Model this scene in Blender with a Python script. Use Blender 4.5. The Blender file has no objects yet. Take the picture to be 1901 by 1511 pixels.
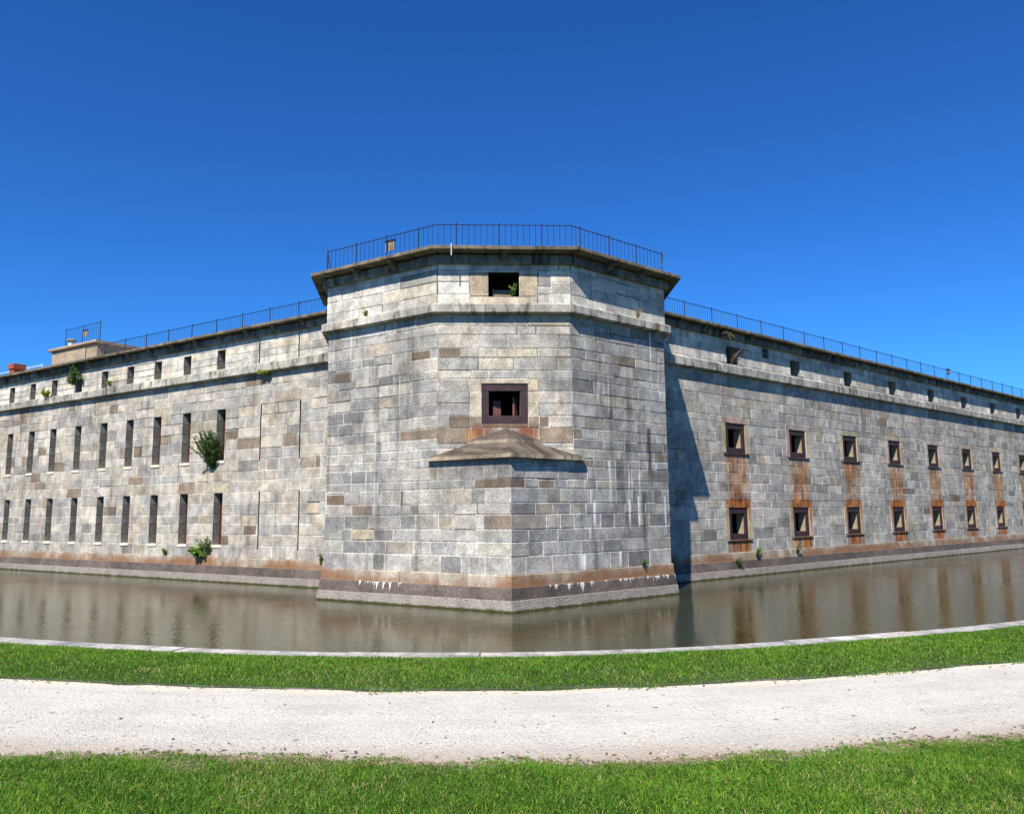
import bpy, math, random
import numpy as np
from mathutils import Matrix, Vector
random.seed(7)
RNG = np.random.default_rng(11)
S = bpy.context.scene
COL = S.collection

# ------------------------------------------------------------------ camera
EYE = 2.6
PITCH = math.atan(195.5 / 1470.0)
ROLL = math.radians(0.52)
cd = bpy.data.cameras.new('camera')
cam = bpy.data.objects.new('camera', cd)
COL.objects.link(cam)
S.camera = cam
cd.sensor_fit = 'HORIZONTAL'
cd.sensor_width = 36.0
cd.lens = 1470.0 / 1901.0 * 36.0
cd.clip_start = 0.05
cd.clip_end = 6000
F = Vector((0, math.cos(PITCH), math.sin(PITCH)))
R0 = Vector((1, 0, 0))
U0 = Vector((0, -math.sin(PITCH), math.cos(PITCH)))
RV = R0 * math.cos(ROLL) - U0 * math.sin(ROLL)
UV = U0 * math.cos(ROLL) + R0 * math.sin(ROLL)
cam.matrix_world = Matrix(((RV.x, UV.x, -F.x, 0), (RV.y, UV.y, -F.y, 0), (RV.z, UV.z, -F.z, EYE), (0, 0, 0, 1)))

# ------------------------------------------------------------------ world + sun
SUN_EL = math.radians(50.0)
SUN_AZ = math.radians(-159.8)            # compass-like: from +Y towards +X
w = bpy.data.worlds.new('World')
S.world = w
w.use_nodes = True
wn = w.node_tree
for n in list(wn.nodes):
    wn.nodes.remove(n)
sky = wn.nodes.new('ShaderNodeTexSky')
sky.sky_type = 'NISHITA'
sky.sun_disc = False
sky.sun_elevation = SUN_EL
sky.sun_rotation = SUN_AZ % (2 * math.pi)
sky.altitude = 0
sky.air_density = 1.0
sky.dust_density = 0.15
sky.ozone_density = 2.5
hs = wn.nodes.new('ShaderNodeMix')
hs.data_type = 'RGBA'
hs.blend_type = 'MULTIPLY'
hs.inputs[0].default_value = 1.0
hs.inputs[7].default_value = (0.0435, 0.1055, 0.170, 1)     # the deep saturated blue of a dry, clear day
bg = wn.nodes.new('ShaderNodeBackground')
bg.inputs['Strength'].default_value = 0.068
wo = wn.nodes.new('ShaderNodeOutputWorld')
wn.links.new(sky.outputs[0], hs.inputs[6])
gm = wn.nodes.new('ShaderNodeGamma')
gm.inputs[1].default_value = 1.24
sc_ = wn.nodes.new('ShaderNodeVectorMath')
sc_.operation = 'SCALE'
sc_.inputs['Scale'].default_value = 7.9
wn.links.new(hs.outputs[2], gm.inputs[0])
wn.links.new(gm.outputs[0], sc_.inputs[0])
wn.links.new(sc_.outputs[0], bg.inputs['Color'])
wn.links.new(bg.outputs[0], wo.inputs['Surface'])
sl = bpy.data.lights.new('sun', 'SUN')
sl.energy = 5.0
sl.angle = math.radians(0.5)
sl.color = (1.0, 0.93, 0.82)
sun = bpy.data.objects.new('sun', sl)
COL.objects.link(sun)
sdir = Vector((math.sin(SUN_AZ) * math.cos(SUN_EL), math.cos(SUN_AZ) * math.cos(SUN_EL), math.sin(SUN_EL)))
sun.rotation_euler = sdir.to_track_quat('Z', 'Y').to_euler()
sun.location = sdir * 80
S.view_settings.view_transform = 'Standard'
S.view_settings.look = 'None'
S.view_settings.exposure = 0.86
S.view_settings.gamma = 1.0
S.view_settings.use_curve_mapping = False

# ------------------------------------------------------------------ helpers
def tag(o, label=None, cat=None, group=None, kind=None):
    if label: o['label'] = label
    if cat: o['category'] = cat
    if group: o['group'] = group
    if kind: o['kind'] = kind
    return o

def empty(name, loc, label, cat, group=None):
    o = bpy.data.objects.new(name, None)
    COL.objects.link(o)
    o.location = loc
    o.empty_display_size = 0.3
    return tag(o, label, cat, group)

def setparent(o, p, world=True):
    o.parent = p
    if world:                             # vertices are in world space: undo the parent's shift
        o.matrix_parent_inverse = Matrix.Translation(-Vector(p.location))
    return o

class MB:
    """collects polygons (with a colour and uv per corner) and links them as one mesh object"""
    def __init__(self):
        self.v = []; self.f = []; self.c = []; self.uv = []; self.m = []
    def poly(self, pts, col=(1, 1, 1), uv=None, mi=0):
        i = len(self.v)
        self.v.extend([tuple(p) for p in pts])
        self.f.append(tuple(range(i, i + len(pts))))
        self.c.extend([(col[0], col[1], col[2], 1.0)] * len(pts))
        if uv is None:
            uv = [(p[0] + p[1], p[2]) for p in pts]
        self.uv.extend(uv)
        self.m.append(mi)
    def build(self, name, mats, parent=None, world=True, smooth=False):
        me = bpy.data.meshes.new(name)
        me.from_pydata(self.v, [], self.f)
        a = me.color_attributes.new('col', 'FLOAT_COLOR', 'CORNER')
        a.data.foreach_set('color', np.array(self.c, dtype=np.float32).ravel())
        u = me.uv_layers.new(name='UVMap')
        u.data.foreach_set('uv', np.array(self.uv, dtype=np.float32).ravel())
        if not isinstance(mats, (list, tuple)): mats = [mats]
        for m in mats: me.materials.append(m)
        me.polygons.foreach_set('material_index', self.m)
        if smooth:
            me.polygons.foreach_set('use_smooth', [True] * len(me.polygons))
        me.update()
        o = bpy.data.objects.new(name, me)
        COL.objects.link(o)
        if parent is not None: setparent(o, parent, world)
        return o

class Fr:
    """a wall frame: s along the wall, d outward, z up"""
    def __init__(self, o, u, n):
        self.o = np.array(o, float); self.u = np.array(u, float); self.n = np.array(n, float)
        self.flip = np.cross(self.u, [0, 0, 1]) @ self.n < 0
    def pt(self, s, d, z):
        p = self.o + self.u * s + self.n * d
        return (p[0], p[1], p[2] + z)
    def quad(self, mb, pts, col, mi=0, uvs=None):
        P = [self.pt(*p) for p in pts]
        U = uvs or [(p[0] + p[1] * 0.7, p[2] + p[1] * 0.3) for p in pts]
        if self.flip: P = P[::-1]; U = U[::-1]
        mb.poly(P, col, U, mi)
    def box(self, mb, s0, s1, d0, d1, z0, z1, col=(1, 1, 1), mi=0, bev=0.0):
        q = self.quad
        b = bev
        q(mb, [(s0+b, d1, z0+b), (s1-b, d1, z0+b), (s1-b, d1, z1-b), (s0+b, d1, z1-b)], col, mi)
        if b:
            q(mb, [(s0, d1-b, z0), (s1, d1-b, z0), (s1-b, d1, z0+b), (s0+b, d1, z0+b)], col, mi)
            q(mb, [(s0+b, d1, z1-b), (s1-b, d1, z1-b), (s1, d1-b, z1), (s0, d1-b, z1)], col, mi)
            q(mb, [(s0, d1-b, z0), (s0+b, d1, z0+b), (s0+b, d1, z1-b), (s0, d1-b, z1)], col, mi)
            q(mb, [(s1-b, d1, z0+b), (s1, d1-b, z0), (s1, d1-b, z1), (s1-b, d1, z1-b)], col, mi)
        e = d1 - b
        q(mb, [(s1, d0, z0), (s0, d0, z0), (s0, d0, z1), (s1, d0, z1)], col, mi)
        q(mb, [(s0, d0, z0), (s0, e, z0), (s0, e, z1), (s0, d0, z1)], col, mi)
        q(mb, [(s1, e, z0), (s1, d0, z0), (s1, d0, z1), (s1, e, z1)], col, mi)
        q(mb, [(s0, e, z1), (s1, e, z1), (s1, d0, z1), (s0, d0, z1)], col, mi)
        q(mb, [(s0, d0, z0), (s1, d0, z0), (s1, e, z0), (s0, e, z0)], col, mi)

# ------------------------------------------------------------------ node helpers
class NT:
    def __init__(self, name):
        self.m = bpy.data.materials.new(name)
        self.m.use_nodes = True
        self.t = self.m.node_tree
        self.b = self.t.nodes['Principled BSDF']
        self.out = self.t.nodes['Material Output']
    def n(self, typ, **kw):
        nd = self.t.nodes.new(typ)
        for k, v in kw.items(): setattr(nd, k, v)
        return nd
    def link(self, a, b): self.t.links.new(a, b)
    def inp(self, sock, v):
        if hasattr(v, 'is_linked') or isinstance(v, bpy.types.NodeSocket): self.link(v, sock)
        else: sock.default_value = v
    def math(self, op, a, b=0.0, c=None, clamp=False):
        nd = self.n('ShaderNodeMath', operation=op, use_clamp=clamp)
        self.inp(nd.inputs[0], a); self.inp(nd.inputs[1], b)
        if c is not None: self.inp(nd.inputs[2], c)
        return nd.outputs[0]
    def mix(self, fac, a, b, mode='MIX'):
        nd = self.n('ShaderNodeMix', data_type='RGBA', blend_type=mode)
        self.inp(nd.inputs[0], fac)
        for s, v in ((nd.inputs[6], a), (nd.inputs[7], b)):
            if isinstance(v, (tuple, list)): s.default_value = (v[0], v[1], v[2], 1)
            else: self.inp(s, v)
        return nd.outputs[2]
    def ramp(self, x, a, b, lo=0.0, hi=1.0, smooth=True):
        nd = self.n('ShaderNodeMapRange', interpolation_type='SMOOTHSTEP' if smooth else 'LINEAR')
        self.inp(nd.inputs[0], x)
        nd.inputs[1].default_value = a; nd.inputs[2].default_value = b
        nd.inputs[3].default_value = lo; nd.inputs[4].default_value = hi
        return nd.outputs[0]
    def noise(self, vec, scale, detail=3.0, rough=0.55, dist=0.0, dim='3D'):
        nd = self.n('ShaderNodeTexNoise', noise_dimensions=dim)
        if vec is not None: self.link(vec, nd.inputs['Vector'])
        nd.inputs['Scale'].default_value = scale; nd.inputs['Detail'].default_value = detail
        nd.inputs['Roughness'].default_value = rough; nd.inputs['Distortion'].default_value = dist
        return nd.outputs['Fac']
    def mapping(self, vec, scale=(1, 1, 1), loc=(0, 0, 0)):
        nd = self.n('ShaderNodeMapping')
        self.link(vec, nd.inputs[0])
        nd.inputs['Scale'].default_value = scale; nd.inputs['Location'].default_value = loc
        return nd.outputs[0]
    def bump(self, h, strength=0.4, dist=0.02, prev=None):
        nd = self.n('ShaderNodeBump')
        nd.inputs['Strength'].default_value = strength; nd.inputs['Distance'].default_value = dist
        self.link(h, nd.inputs['Height'])
        if prev is not None: self.link(prev, nd.inputs['Normal'])
        return nd.outputs[0]
    def done(self, col, rough=0.9, normal=None, spec=0.25):
        if isinstance(col, (tuple, list)): self.b.inputs['Base Color'].default_value = (*col, 1)
        else: self.link(col, self.b.inputs['Base Color'])
        self.inp(self.b.inputs['Roughness'], rough)
        self.b.inputs['Specular IOR Level'].default_value = spec
        if normal is not None: self.link(normal, self.b.inputs['Normal'])
        return self.m

RUST_C = 13.985; RUST_P = 4.735              # first window column and spacing on the right curtain

def stone_mat(name, streak=0.5, rust=False, lime=0.0, grime=0.0, speck=1.0, orange=None, warm=0.0, stains=(), tint=(.93, .912, .875)):
    t = NT(name)
    col = t.n('ShaderNodeAttribute', attribute_name='col').outputs['Color']
    tc = t.n('ShaderNodeTexCoord')
    ob = tc.outputs['Object']; uv = tc.outputs['UV']
    sx = t.n('ShaderNodeSeparateXYZ'); t.link(uv, sx.inputs[0])
    u, v = sx.outputs[0], sx.outputs[1]
    # granite grain, three sizes, and soft mottling
    col = t.mix(1.0, col, tint, 'MULTIPLY')
    g1 = t.noise(ob, 38, 2, 0.75)
    g2 = t.noise(ob, 17, 3, 0.65)
    g3 = t.noise(ob, 2.6, 4, 0.6)
    g4 = t.noise(ob, 0.55, 3, 0.6)
    c = t.mix(1.0, col, t.ramp(g1, 0.34, 0.66, 1 - 0.24 * speck, 1 + 0.17 * speck), 'MULTIPLY')
    c = t.mix(1.0, c, t.ramp(g2, 0.34, 0.66, 1 - 0.20 * speck, 1 + 0.15 * speck), 'MULTIPLY')
    c = t.mix(1.0, c, t.ramp(g3, 0.3, 0.7, 0.72, 1.20), 'MULTIPLY')
    c = t.mix(1.0, c, t.ramp(g4, 0.34, 0.66, 0.82, 1.12), 'MULTIPLY')
    # warm iron tint wandering over the stones
    wt = t.noise(ob, 1.1, 4, 0.65)
    c = t.mix(t.ramp(wt, 0.52, 0.75, 0, 0.40 + warm), c, t.mix(1.0, c, (1.12, 0.93, 0.70), 'MULTIPLY'))
    # dark run-off streaks
    st = t.noise(t.mapping(uv, (2.6, 0.22, 1)), 1.0, 5, 0.62)
    st2 = t.noise(t.mapping(uv, (0.35, 0.18, 1), (7, 3, 0)), 1.0, 3)
    sm = t.math('MULTIPLY', t.ramp(st, 0.50, 0.68, 0, 1), t.ramp(st2, 0.40, 0.60, 0.12, 1))
    c = t.mix(t.math('MULTIPLY', sm, streak), c, t.mix(1.0, c, (0.33, 0.31, 0.30), 'MULTIPLY'))
    # lime wash-out, pale vertical runs
    if lime:
        l1 = t.noise(t.mapping(uv, (5.0, 0.16, 1), (3, 11, 0)), 1.0, 4, 0.6)
        l2 = t.noise(t.mapping(uv, (0.45, 0.35, 1), (1, 5, 0)), 1.0, 3)
        lm = t.math('MULTIPLY', t.ramp(l1, 0.60, 0.68), t.ramp(l2, 0.50, 0.62))
        c = t.mix(t.math('MULTIPLY', lm, lime), c, (0.72, 0.71, 0.68))
    for (su, z0, z1, hw, scol, k) in stains:
        # one hand-placed run: ragged sides, fading downwards
        wb = t.noise(t.mapping(uv, (3.5, 0.9, 1), (su, z1, 0)), 1.0, 4, 0.65)
        wb2 = t.noise(t.mapping(uv, (9.0, 0.5, 1), (z1, su, 0)), 1.0, 3, 0.6)
        dx = t.math('ABSOLUTE', t.math('ADD', t.math('SUBTRACT', u, su), t.math('MULTIPLY', t.math('SUBTRACT', wb, 0.5), hw * 1.6)))
        mk_ = t.math('MULTIPLY', t.ramp(dx, hw * 1.5, hw * .6), t.math('MULTIPLY', t.ramp(v, z0, z0 + (z1 - z0) * .6), t.ramp(v, z1, z1 - .08)))
        mk_ = t.math('MULTIPLY', mk_, t.ramp(wb2, 0.34, 0.50, 0.35, 1.0))
        c = t.mix(t.math('MULTIPLY', mk_, k, clamp=True), c, scol)
    if grime:
        b1 = t.noise(t.mapping(uv, (3.2, 0.8, 1), (2, 9, 0)), 1.0, 5, 0.68)
        c = t.mix(t.math('MULTIPLY', t.ramp(b1, 0.47, 0.66), grime), c, t.mix(1.0, c, (0.22, 0.21, 0.19), 'MULTIPLY'))
    if rust:
        # distance to the middle of the window column
        um = t.math('SUBTRACT', t.math('MODULO', t.math('ADD', u, -RUST_C + RUST_P * 2.5), RUST_P), RUST_P * 0.5)
        wob = t.noise(t.mapping(uv, (2.4, 0.7, 1)), 1.0, 4, 0.6)
        dd = t.math('ABSOLUTE', t.math('ADD', um, t.math('MULTIPLY', t.math('SUBTRACT', wob, 0.5), 0.9)))
        side = t.ramp(dd, 0.48, 0.86, 1, 0)
        colm = t.noise(t.mapping(uv, (4.5, 0.30, 1), (5, 0, 0)), 1.0, 4, 0.62)
        blot = t.noise(t.mapping(uv, (1.3, 1.0, 1), (15, 4, 0)), 1.0, 3, 0.6)
        k = t.math('MULTIPLY', t.ramp(colm, 0.32, 0.54, 0.45, 1), t.ramp(blot, 0.28, 0.52, 0.55, 1))
        c1 = t.n('ShaderNodeSeparateXYZ'); t.link(col, c1.inputs[0])
        per = t.ramp(c1.outputs[0], 0.24, 0.40, 1.0, 0.72)                      # some stones take the stain better
        lenn = t.noise(t.mapping(uv, (4.2, 0.10, 1), (8, 0, 0)), 1.0, 3, 0.6)
        ln_ = t.ramp(lenn, 0.30, 0.58, 0.75, 3.0, False)
        fall = t.math('SUBTRACT', 4.86, v)
        bay = t.math('FLOOR', t.math('DIVIDE', t.math('ADD', u, -RUST_C + RUST_P * 2.5), RUST_P))
        wnz = t.n('ShaderNodeTexWhiteNoise', noise_dimensions='1D'); t.link(bay, wnz.inputs['W'])
        ln_ = t.math('MULTIPLY', ln_, t.ramp(wnz.outputs['Value'], 0, 1, 0.62, 1.35, False))
        fine = t.noise(t.mapping(uv, (11.0, 0.22, 1), (2, 0, 0)), 1.0, 3, 0.65)
        upz = t.math('MULTIPLY', t.math('MULTIPLY', t.math('MULTIPLY', t.ramp(fine, 0.34, 0.56, 0.45, 1.0), t.ramp(t.math('DIVIDE', fall, ln_), 0.45, 1.25, 1.0, 0.0)), per), t.math('LESS_THAN', v, 4.86))
        lowz = t.math('LESS_THAN', v, 1.46)
        lin = t.math('MULTIPLY', t.math('MULTIPLY', t.ramp(v, 2.1, 2.75), t.ramp(v, 3.25, 2.95)), 1.3)
        upz = t.math('MULTIPLY', upz, t.ramp(t.noise(t.mapping(uv, (1.1, 0.55, 1), (9, 2, 0)), 1.0, 3, 0.6), 0.32, 0.52, 0.65, 1.0))
        z = t.math('MAXIMUM', t.math('MAXIMUM', upz, lowz), lin)
        far = t.math('GREATER_THAN', u, 10.0)
        wide = t.math('MULTIPLY', t.ramp(dd, 0.70, 1.05, 1, 0), t.math('MULTIPLY', t.ramp(v, 1.9, 2.75), t.ramp(v, 3.1, 2.98)))
        msk = t.math('MULTIPLY', t.math('MULTIPLY', t.math('MAXIMUM', t.math('MULTIPLY', side, z), wide), k), far, clamp=True)
        # a fainter yellowed fringe round it
        fr = t.math('MULTIPLY', t.math('MULTIPLY', t.ramp(dd, 0.55, 1.15, 0.45, 0), t.ramp(v, 4.9, 4.6)), far)
        c = t.mix(fr, c, t.mix(1.0, c, (1.0, 0.74, 0.42), 'MULTIPLY'))
        rc = t.mix(t.ramp(t.noise(t.mapping(uv, (5, 1.4, 1), (1, 1, 0)), 1.0, 4, 0.65), 0.38, 0.62), (0.10, 0.021, 0.007), (0.40, 0.135, 0.020))
        rc = t.mix(1.0, rc, t.ramp(g2, 0.3, 0.7, 0.7, 1.3), 'MULTIPLY')
        idn = t.noise(t.mapping(uv, (0.21, 0, 0), (3, 0, 0)), 1.0, 0, 0.5)
        fade = t.ramp(blot, 0.32, 0.54, 0.62, 0.98)
        c = t.mix(t.math('MULTIPLY', msk, fade), c, rc)
    if orange is not None:
        # the iron-stained top of the plinth: strongest along its lower edge
        z0, z1 = orange
        on = t.noise(t.mapping(uv, (0.55, 0.6, 1), (2, 2, 0)), 1.0, 5, 0.65)
        on2 = t.noise(t.mapping(uv, (3.0, 0.5, 1), (6, 2, 0)), 1.0, 4, 0.6)
        oh = t.math('ADD', t.math('ADD', v, t.math('MULTIPLY', t.math('SUBTRACT', on, 0.5), 1.7)), t.math('MULTIPLY', t.math('SUBTRACT', on2, 0.5), 0.35))
        c = t.mix(t.ramp(oh, z1 + .08, z0 - .12, 0.0, 0.85), c, t.mix(t.noise(uv, 5, 4), (0.225, 0.098, 0.033), (0.125, 0.058, 0.028)))
    h = t.math('ADD', t.math('MULTIPLY', g2, 1.0), t.math('MULTIPLY', g1, 0.6))
    nb = t.bump(h, 0.55, 0.02)
    nb = t.bump(g3, 0.25, 0.03, nb)
    return t.done(c, 0.92, nb, 0.2)

M = {}
DK = (.045, .043, .042)
M['bastion'] = stone_mat('bastion_granite', streak=0.7, lime=0.5, stains=[(3.8, 2.45, 3.3, .03, DK, .8), (5.6, 3.6, 6.2, .5, DK, .28), (2.1, 3.2, 4.3, .5, DK, .35), (.8, 3.5, 4.15, .8, DK, .45), (6.3, 5.0, 7.5, .35, DK, .3)])
DK = (.045, .043, .042); WH = (.70, .69, .66); RU = (.17, .050, .018)
M['bastionR'] = stone_mat('bastion_granite_right', streak=0.75, lime=0.85, stains=[(5.75, 2.6, 5.25, .09, DK, .9), (5.45, .9, 3.2, .10, DK, .75), (6.45, 1.6, 3.1, .035, WH, .7), (5.2, 2.0, 3.1, .06, WH, .9),
    (3.21, 1.9, 2.95, .05, WH, .95), (2.66, .8, 1.42, .14, WH, .95), (4.28, .85, 1.45, .05, WH, .95), (3.9, 2.4, 4.15, .05, WH, .8), (4.15, 2.8, 4.15, .03, WH, .8), (4.3, 2.4, 4.2, .22, DK, .5), (4.75, 1.9, 3.0, .045, WH, .8), (1.2, 3.85, 4.2, .5, DK, .5)])
M['bastionF'] = stone_mat('bastion_granite_front', streak=0.4, lime=0.25, warm=.15, stains=[(1.25, 4.5, 5.08, .30, RU, .95), (2.65, 4.5, 5.08, .30, RU, .9), (.95, 4.5, 5.0, .16, (.36, .20, .09), .7), (1.9, 4.6, 5.2, .8, (.16, .07, .04), .5)])
M['left'] = stone_mat('left_granite', streak=0.5, lime=0.3, warm=0.2, tint=(.97, .945, .895))
M['right'] = stone_mat('right_granite', tint=(.97, .935, .875), streak=0.35, rust=True, lime=0.2, warm=0.05)
M['parapet'] = stone_mat('parapet_granite', streak=0.75, lime=0.4, speck=0.75, tint=(1.09, 1.07, 1.025))
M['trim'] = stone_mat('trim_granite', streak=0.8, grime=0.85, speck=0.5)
M['band'] = stone_mat('stained_shaded_bed_mould', streak=1.0, grime=1.0, speck=0.5)  # black stains, plus the slab's shade darkened into the colour
M['cap'] = stone_mat('cap_slab', streak=0.5, grime=0.8, speck=0.6, warm=0.2)
M['tan'] = stone_mat('sandstone', streak=0.35, grime=0.25, speck=0.6)
M['hood'] = stone_mat('stained_hood_stone', streak=0.9, grime=0.8, speck=0.6, warm=.3)
M['orange'] = stone_mat('stained_plinth_stone', streak=0.4, orange=(0.60, 0.98), speck=0.7)
M['sill'] = stone_mat('sill_stone', streak=0.2, speck=0.4)

def plain(name, col, rough=0.8, nscale=8.0, amp=0.35, bump=0.3, metal=0.0, col2=None, spec=0.3):
    t = NT(name)
    tc = t.n('ShaderNodeTexCoord').outputs['Object']
    n1 = t.noise(tc, nscale, 5, 0.65)
    n2 = t.noise(tc, nscale * 6, 3, 0.6)
    a = tuple(col); b = tuple(col2) if col2 else tuple(x * (1 - amp) for x in col)
    c = t.mix(t.ramp(n1, 0.35, 0.65), a, b)
    c = t.mix(1.0, c, t.ramp(n2, 0.3, 0.7, 1 - amp * 0.5, 1 + amp * 0.5), 'MULTIPLY')
    t.b.inputs['Metallic'].default_value = metal
    return t.done(c, rough, t.bump(n2, bump, 0.01), spec)

M['iron'] = plain('rusted_iron', (0.044, 0.023, 0.026), 0.75, 5, 0.5, 0.4, 0.0, (0.025, 0.014, 0.018))
M['ironlip'] = plain('rusted_iron_strip', (0.06, 0.03, 0.028), 0.8, 5, 0.5, 0.4, 0.0, (0.10, 0.035, 0.016))
M['shutter'] = plain('red_brown_shutter_iron', (0.13, 0.055, 0.05), 0.7, 4, 0.5, 0.3, 0.0, (0.085, 0.04, 0.04))
M['dark'] = plain('interior_shade', (0.022, 0.019, 0.017), 0.95, 3)  # near-black colour stands in for the shade deep inside the openings
M['rail'] = plain('dark_blue_black_rail', (0.018, 0.024, 0.045), 0.5, 6, 0.3, 0.1)
M['brickred'] = plain('red_brick', (0.30, 0.075, 0.045), 0.9, 9, 0.4, 0.3)
M['concrete'] = plain('tan_concrete', (0.34, 0.265, 0.19), 0.9, 1.3, 0.3, 0.3, 0, (0.24, 0.185, 0.135))
M['pipe'] = plain('pale_blue_pipe', (.42, .47, .50), .5, 6, .2, .1)
M['edge'] = plain('grey_edging', (.12, .12, .12), .7, 3, .5, .2)
M['white'] = plain('white_paint', (0.75, 0.76, 0.76), 0.5, 6, 0.12, 0.1)
M['boardtan'] = plain('weathered_board', (0.32, 0.25, 0.17), 0.8, 7, 0.4, 0.2)
M['boardside'] = plain('pale_board', (0.24, 0.17, 0.11), 0.8, 7, 0.3, 0.2)

def reveal_mat():
    t = NT('reveal_stone')
    tc = t.n('ShaderNodeTexCoord')
    uv = tc.outputs['UV']
    br = t.n('ShaderNodeTexBrick')
    t.link(uv, br.inputs['Vector'])
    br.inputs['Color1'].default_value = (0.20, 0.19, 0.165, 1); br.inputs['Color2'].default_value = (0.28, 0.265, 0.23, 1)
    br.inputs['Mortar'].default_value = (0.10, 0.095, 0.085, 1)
    br.inputs['Scale'].default_value = 1.0; br.inputs['Brick Width'].default_value = 1.6
    br.inputs['Row Height'].default_value = 0.415; br.inputs['Mortar Size'].default_value = 0.02
    n = t.noise(tc.outputs['Object'], 9, 5, 0.65)
    c = t.mix(1.0, br.outputs['Color'], t.ramp(n, 0.3, 0.7, 0.65, 1.3), 'MULTIPLY')
    return t.done(c, 0.95, t.bump(n, 0.4, 0.02))
M['reveal'] = reveal_mat()

# ------------------------------------------------------------------ fort geometry (metres, water level z = 0)
aL = math.radians(147.5); aR = math.radians(40.1)
uL = np.array([math.cos(aL), math.sin(aL), 0]); uR = np.array([math.cos(aR), math.sin(aR), 0])
nL = np.array([-uL[1], uL[0], 0]); nR = np.array([uR[1], -uR[0], 0])
P = np.array([-0.056, 21.39, 0.0])                      # prow corner of the wall face
SL_END, SR_END = 6.95, 6.66
FLs, FRs = 2.50, 2.38
OL, OR = 2.62, 2.37                                     # how far the curtains stand back
FL = P + uL * FLs; FRp = P + uR * FRs
fu = FRp - FL; FW = float(np.linalg.norm(fu)); fu = fu / FW; fn = np.array([fu[1], -fu[0], 0])
LB = Fr(P, uL, nL); RB = Fr(P, uR, nR); FB = Fr(FL, fu, fn)
LC = Fr(P - nL * OL, uL, nL); RC = Fr(P - nR * OR, uR, nR)
dL = np.array([-.12, .9928, 0]); dR = np.array([-.012, .9999, 0])   # the short flanks run almost straight back
LEN_L = OL / float(-nL @ dL); LEN_R = OR / float(-nR @ dR)
LFK = Fr(P + uL * SL_END, dL, [-dL[1], dL[0], 0]); RFK = Fr(P + uR * SR_END, dR, [dR[1], -dR[0], 0])
SLc = SL_END + float(uL @ dL) * LEN_L; SRc = SR_END + float(uR @ dR) * LEN_R     # where the curtains start
L_FAR, R_FAR = 62.0, 78.0

fort = empty('fort', tuple(P), 'grey granite moated fort with a blunt corner bastion and long window walls', 'fort')

def lerp3(a, b, t): return tuple(a[i] + (b[i] - a[i]) * t for i in range(3))
def block_col(kind):
    r = random.random()
    if kind == 'left':
        pal = [((.395, .375, .345), .40), ((.335, .33, .32), .20), ((.435, .41, .365), .20), ((.36, .325, .275), .09), ((.27, .26, .25), .08), ((.225, .185, .15), .03)]
    elif kind == 'right':
        pal = [((.355, .35, .335), .46), ((.30, .30, .295), .22), ((.39, .38, .35), .18), ((.345, .315, .265), .08), ((.225, .22, .21), .05), ((.22, .18, .145), .01)]
    elif kind == 'parapet':
        pal = [((.46, .445, .41), .50), ((.39, .38, .36), .24), ((.43, .395, .33), .18), ((.28, .27, .255), .08)]
    elif kind == 'front':
        pal = [((.42, .405, .375), .36), ((.365, .355, .34), .22), ((.41, .385, .335), .22), ((.31, .305, .295), .19), ((.24, .20, .16), .01)]
    else:
        pal = [((.365, .36, .345), .38), ((.305, .302, .30), .28), ((.40, .385, .35), .16), ((.35, .32, .275), .06), ((.225, .222, .22), .11), ((.21, .175, .145), .01)]
    acc = 0; c = pal[0][0]
    for p, wgt in pal:
        acc += wgt
        if r <= acc: c = p; break
    k = random.uniform(0.84, 1.14)
    return tuple(x * k * random.uniform(0.985, 1.015) for x in c)

def put_block(fr, mb, s0, s1, z0, z1, col, prd=0.0, joint=0.009, mi=0):
    mk = random.random()
    pw = .72 if z0 < 4.5 else .42
    mort = (.54, .525, .49) if mk < pw else ((.33, .32, .30) if mk < pw + .2 else (.15, .144, .135))
    fr.quad(mb, [(s0, prd - .008, z0), (s1, prd - .008, z0), (s1, prd - .008, z1), (s0, prd - .008, z1)], mort, mi)
    j = joint; ch = 0.010
    def jj(a=.007): return random.uniform(-a, a)
    d = prd + random.uniform(-.003, .006)
    A = [(s0 + j + abs(jj()), z0 + j + abs(jj())), (s1 - j - abs(jj()), z0 + j + abs(jj())), (s1 - j - abs(jj()), z1 - j - abs(jj())), (s0 + j + abs(jj()), z1 - j - abs(jj()))]
    sg = [(1, 1), (-1, 1), (-1, -1), (1, -1)]
    O = [(a[0], prd - .0075, a[1]) for a in A]
    I = [(a[0] + g[0] * ch, d + jj(.005), a[1] + g[1] * ch) for a, g in zip(A, sg)]
    fr.quad(mb, I, col, mi)
    cc = tuple(0.55 * x + 0.45 * y for x, y in zip(col, mort))
    for k in range(4):
        l = (k + 1) % 4
        fr.quad(mb, [O[k], O[l], I[l], I[k]], cc, mi)

def fill(fr, mb, s0, s1, z0, z1, kind, wr, prd, mi=0):
    L = s1 - s0
    if L < 0.04 or z1 - z0 < 0.03: return
    s = s0
    while True:
        wd = random.uniform(*wr)
        if random.random() < 0.18: wd *= 0.5
        if s + wd > s1 - wr[0] * 0.55: wd = s1 - s
        put_block(fr, mb, s, s + wd, z0, z1, block_col(kind), prd, mi=mi)
        s += wd
        if s >= s1 - 1e-6: break

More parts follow.
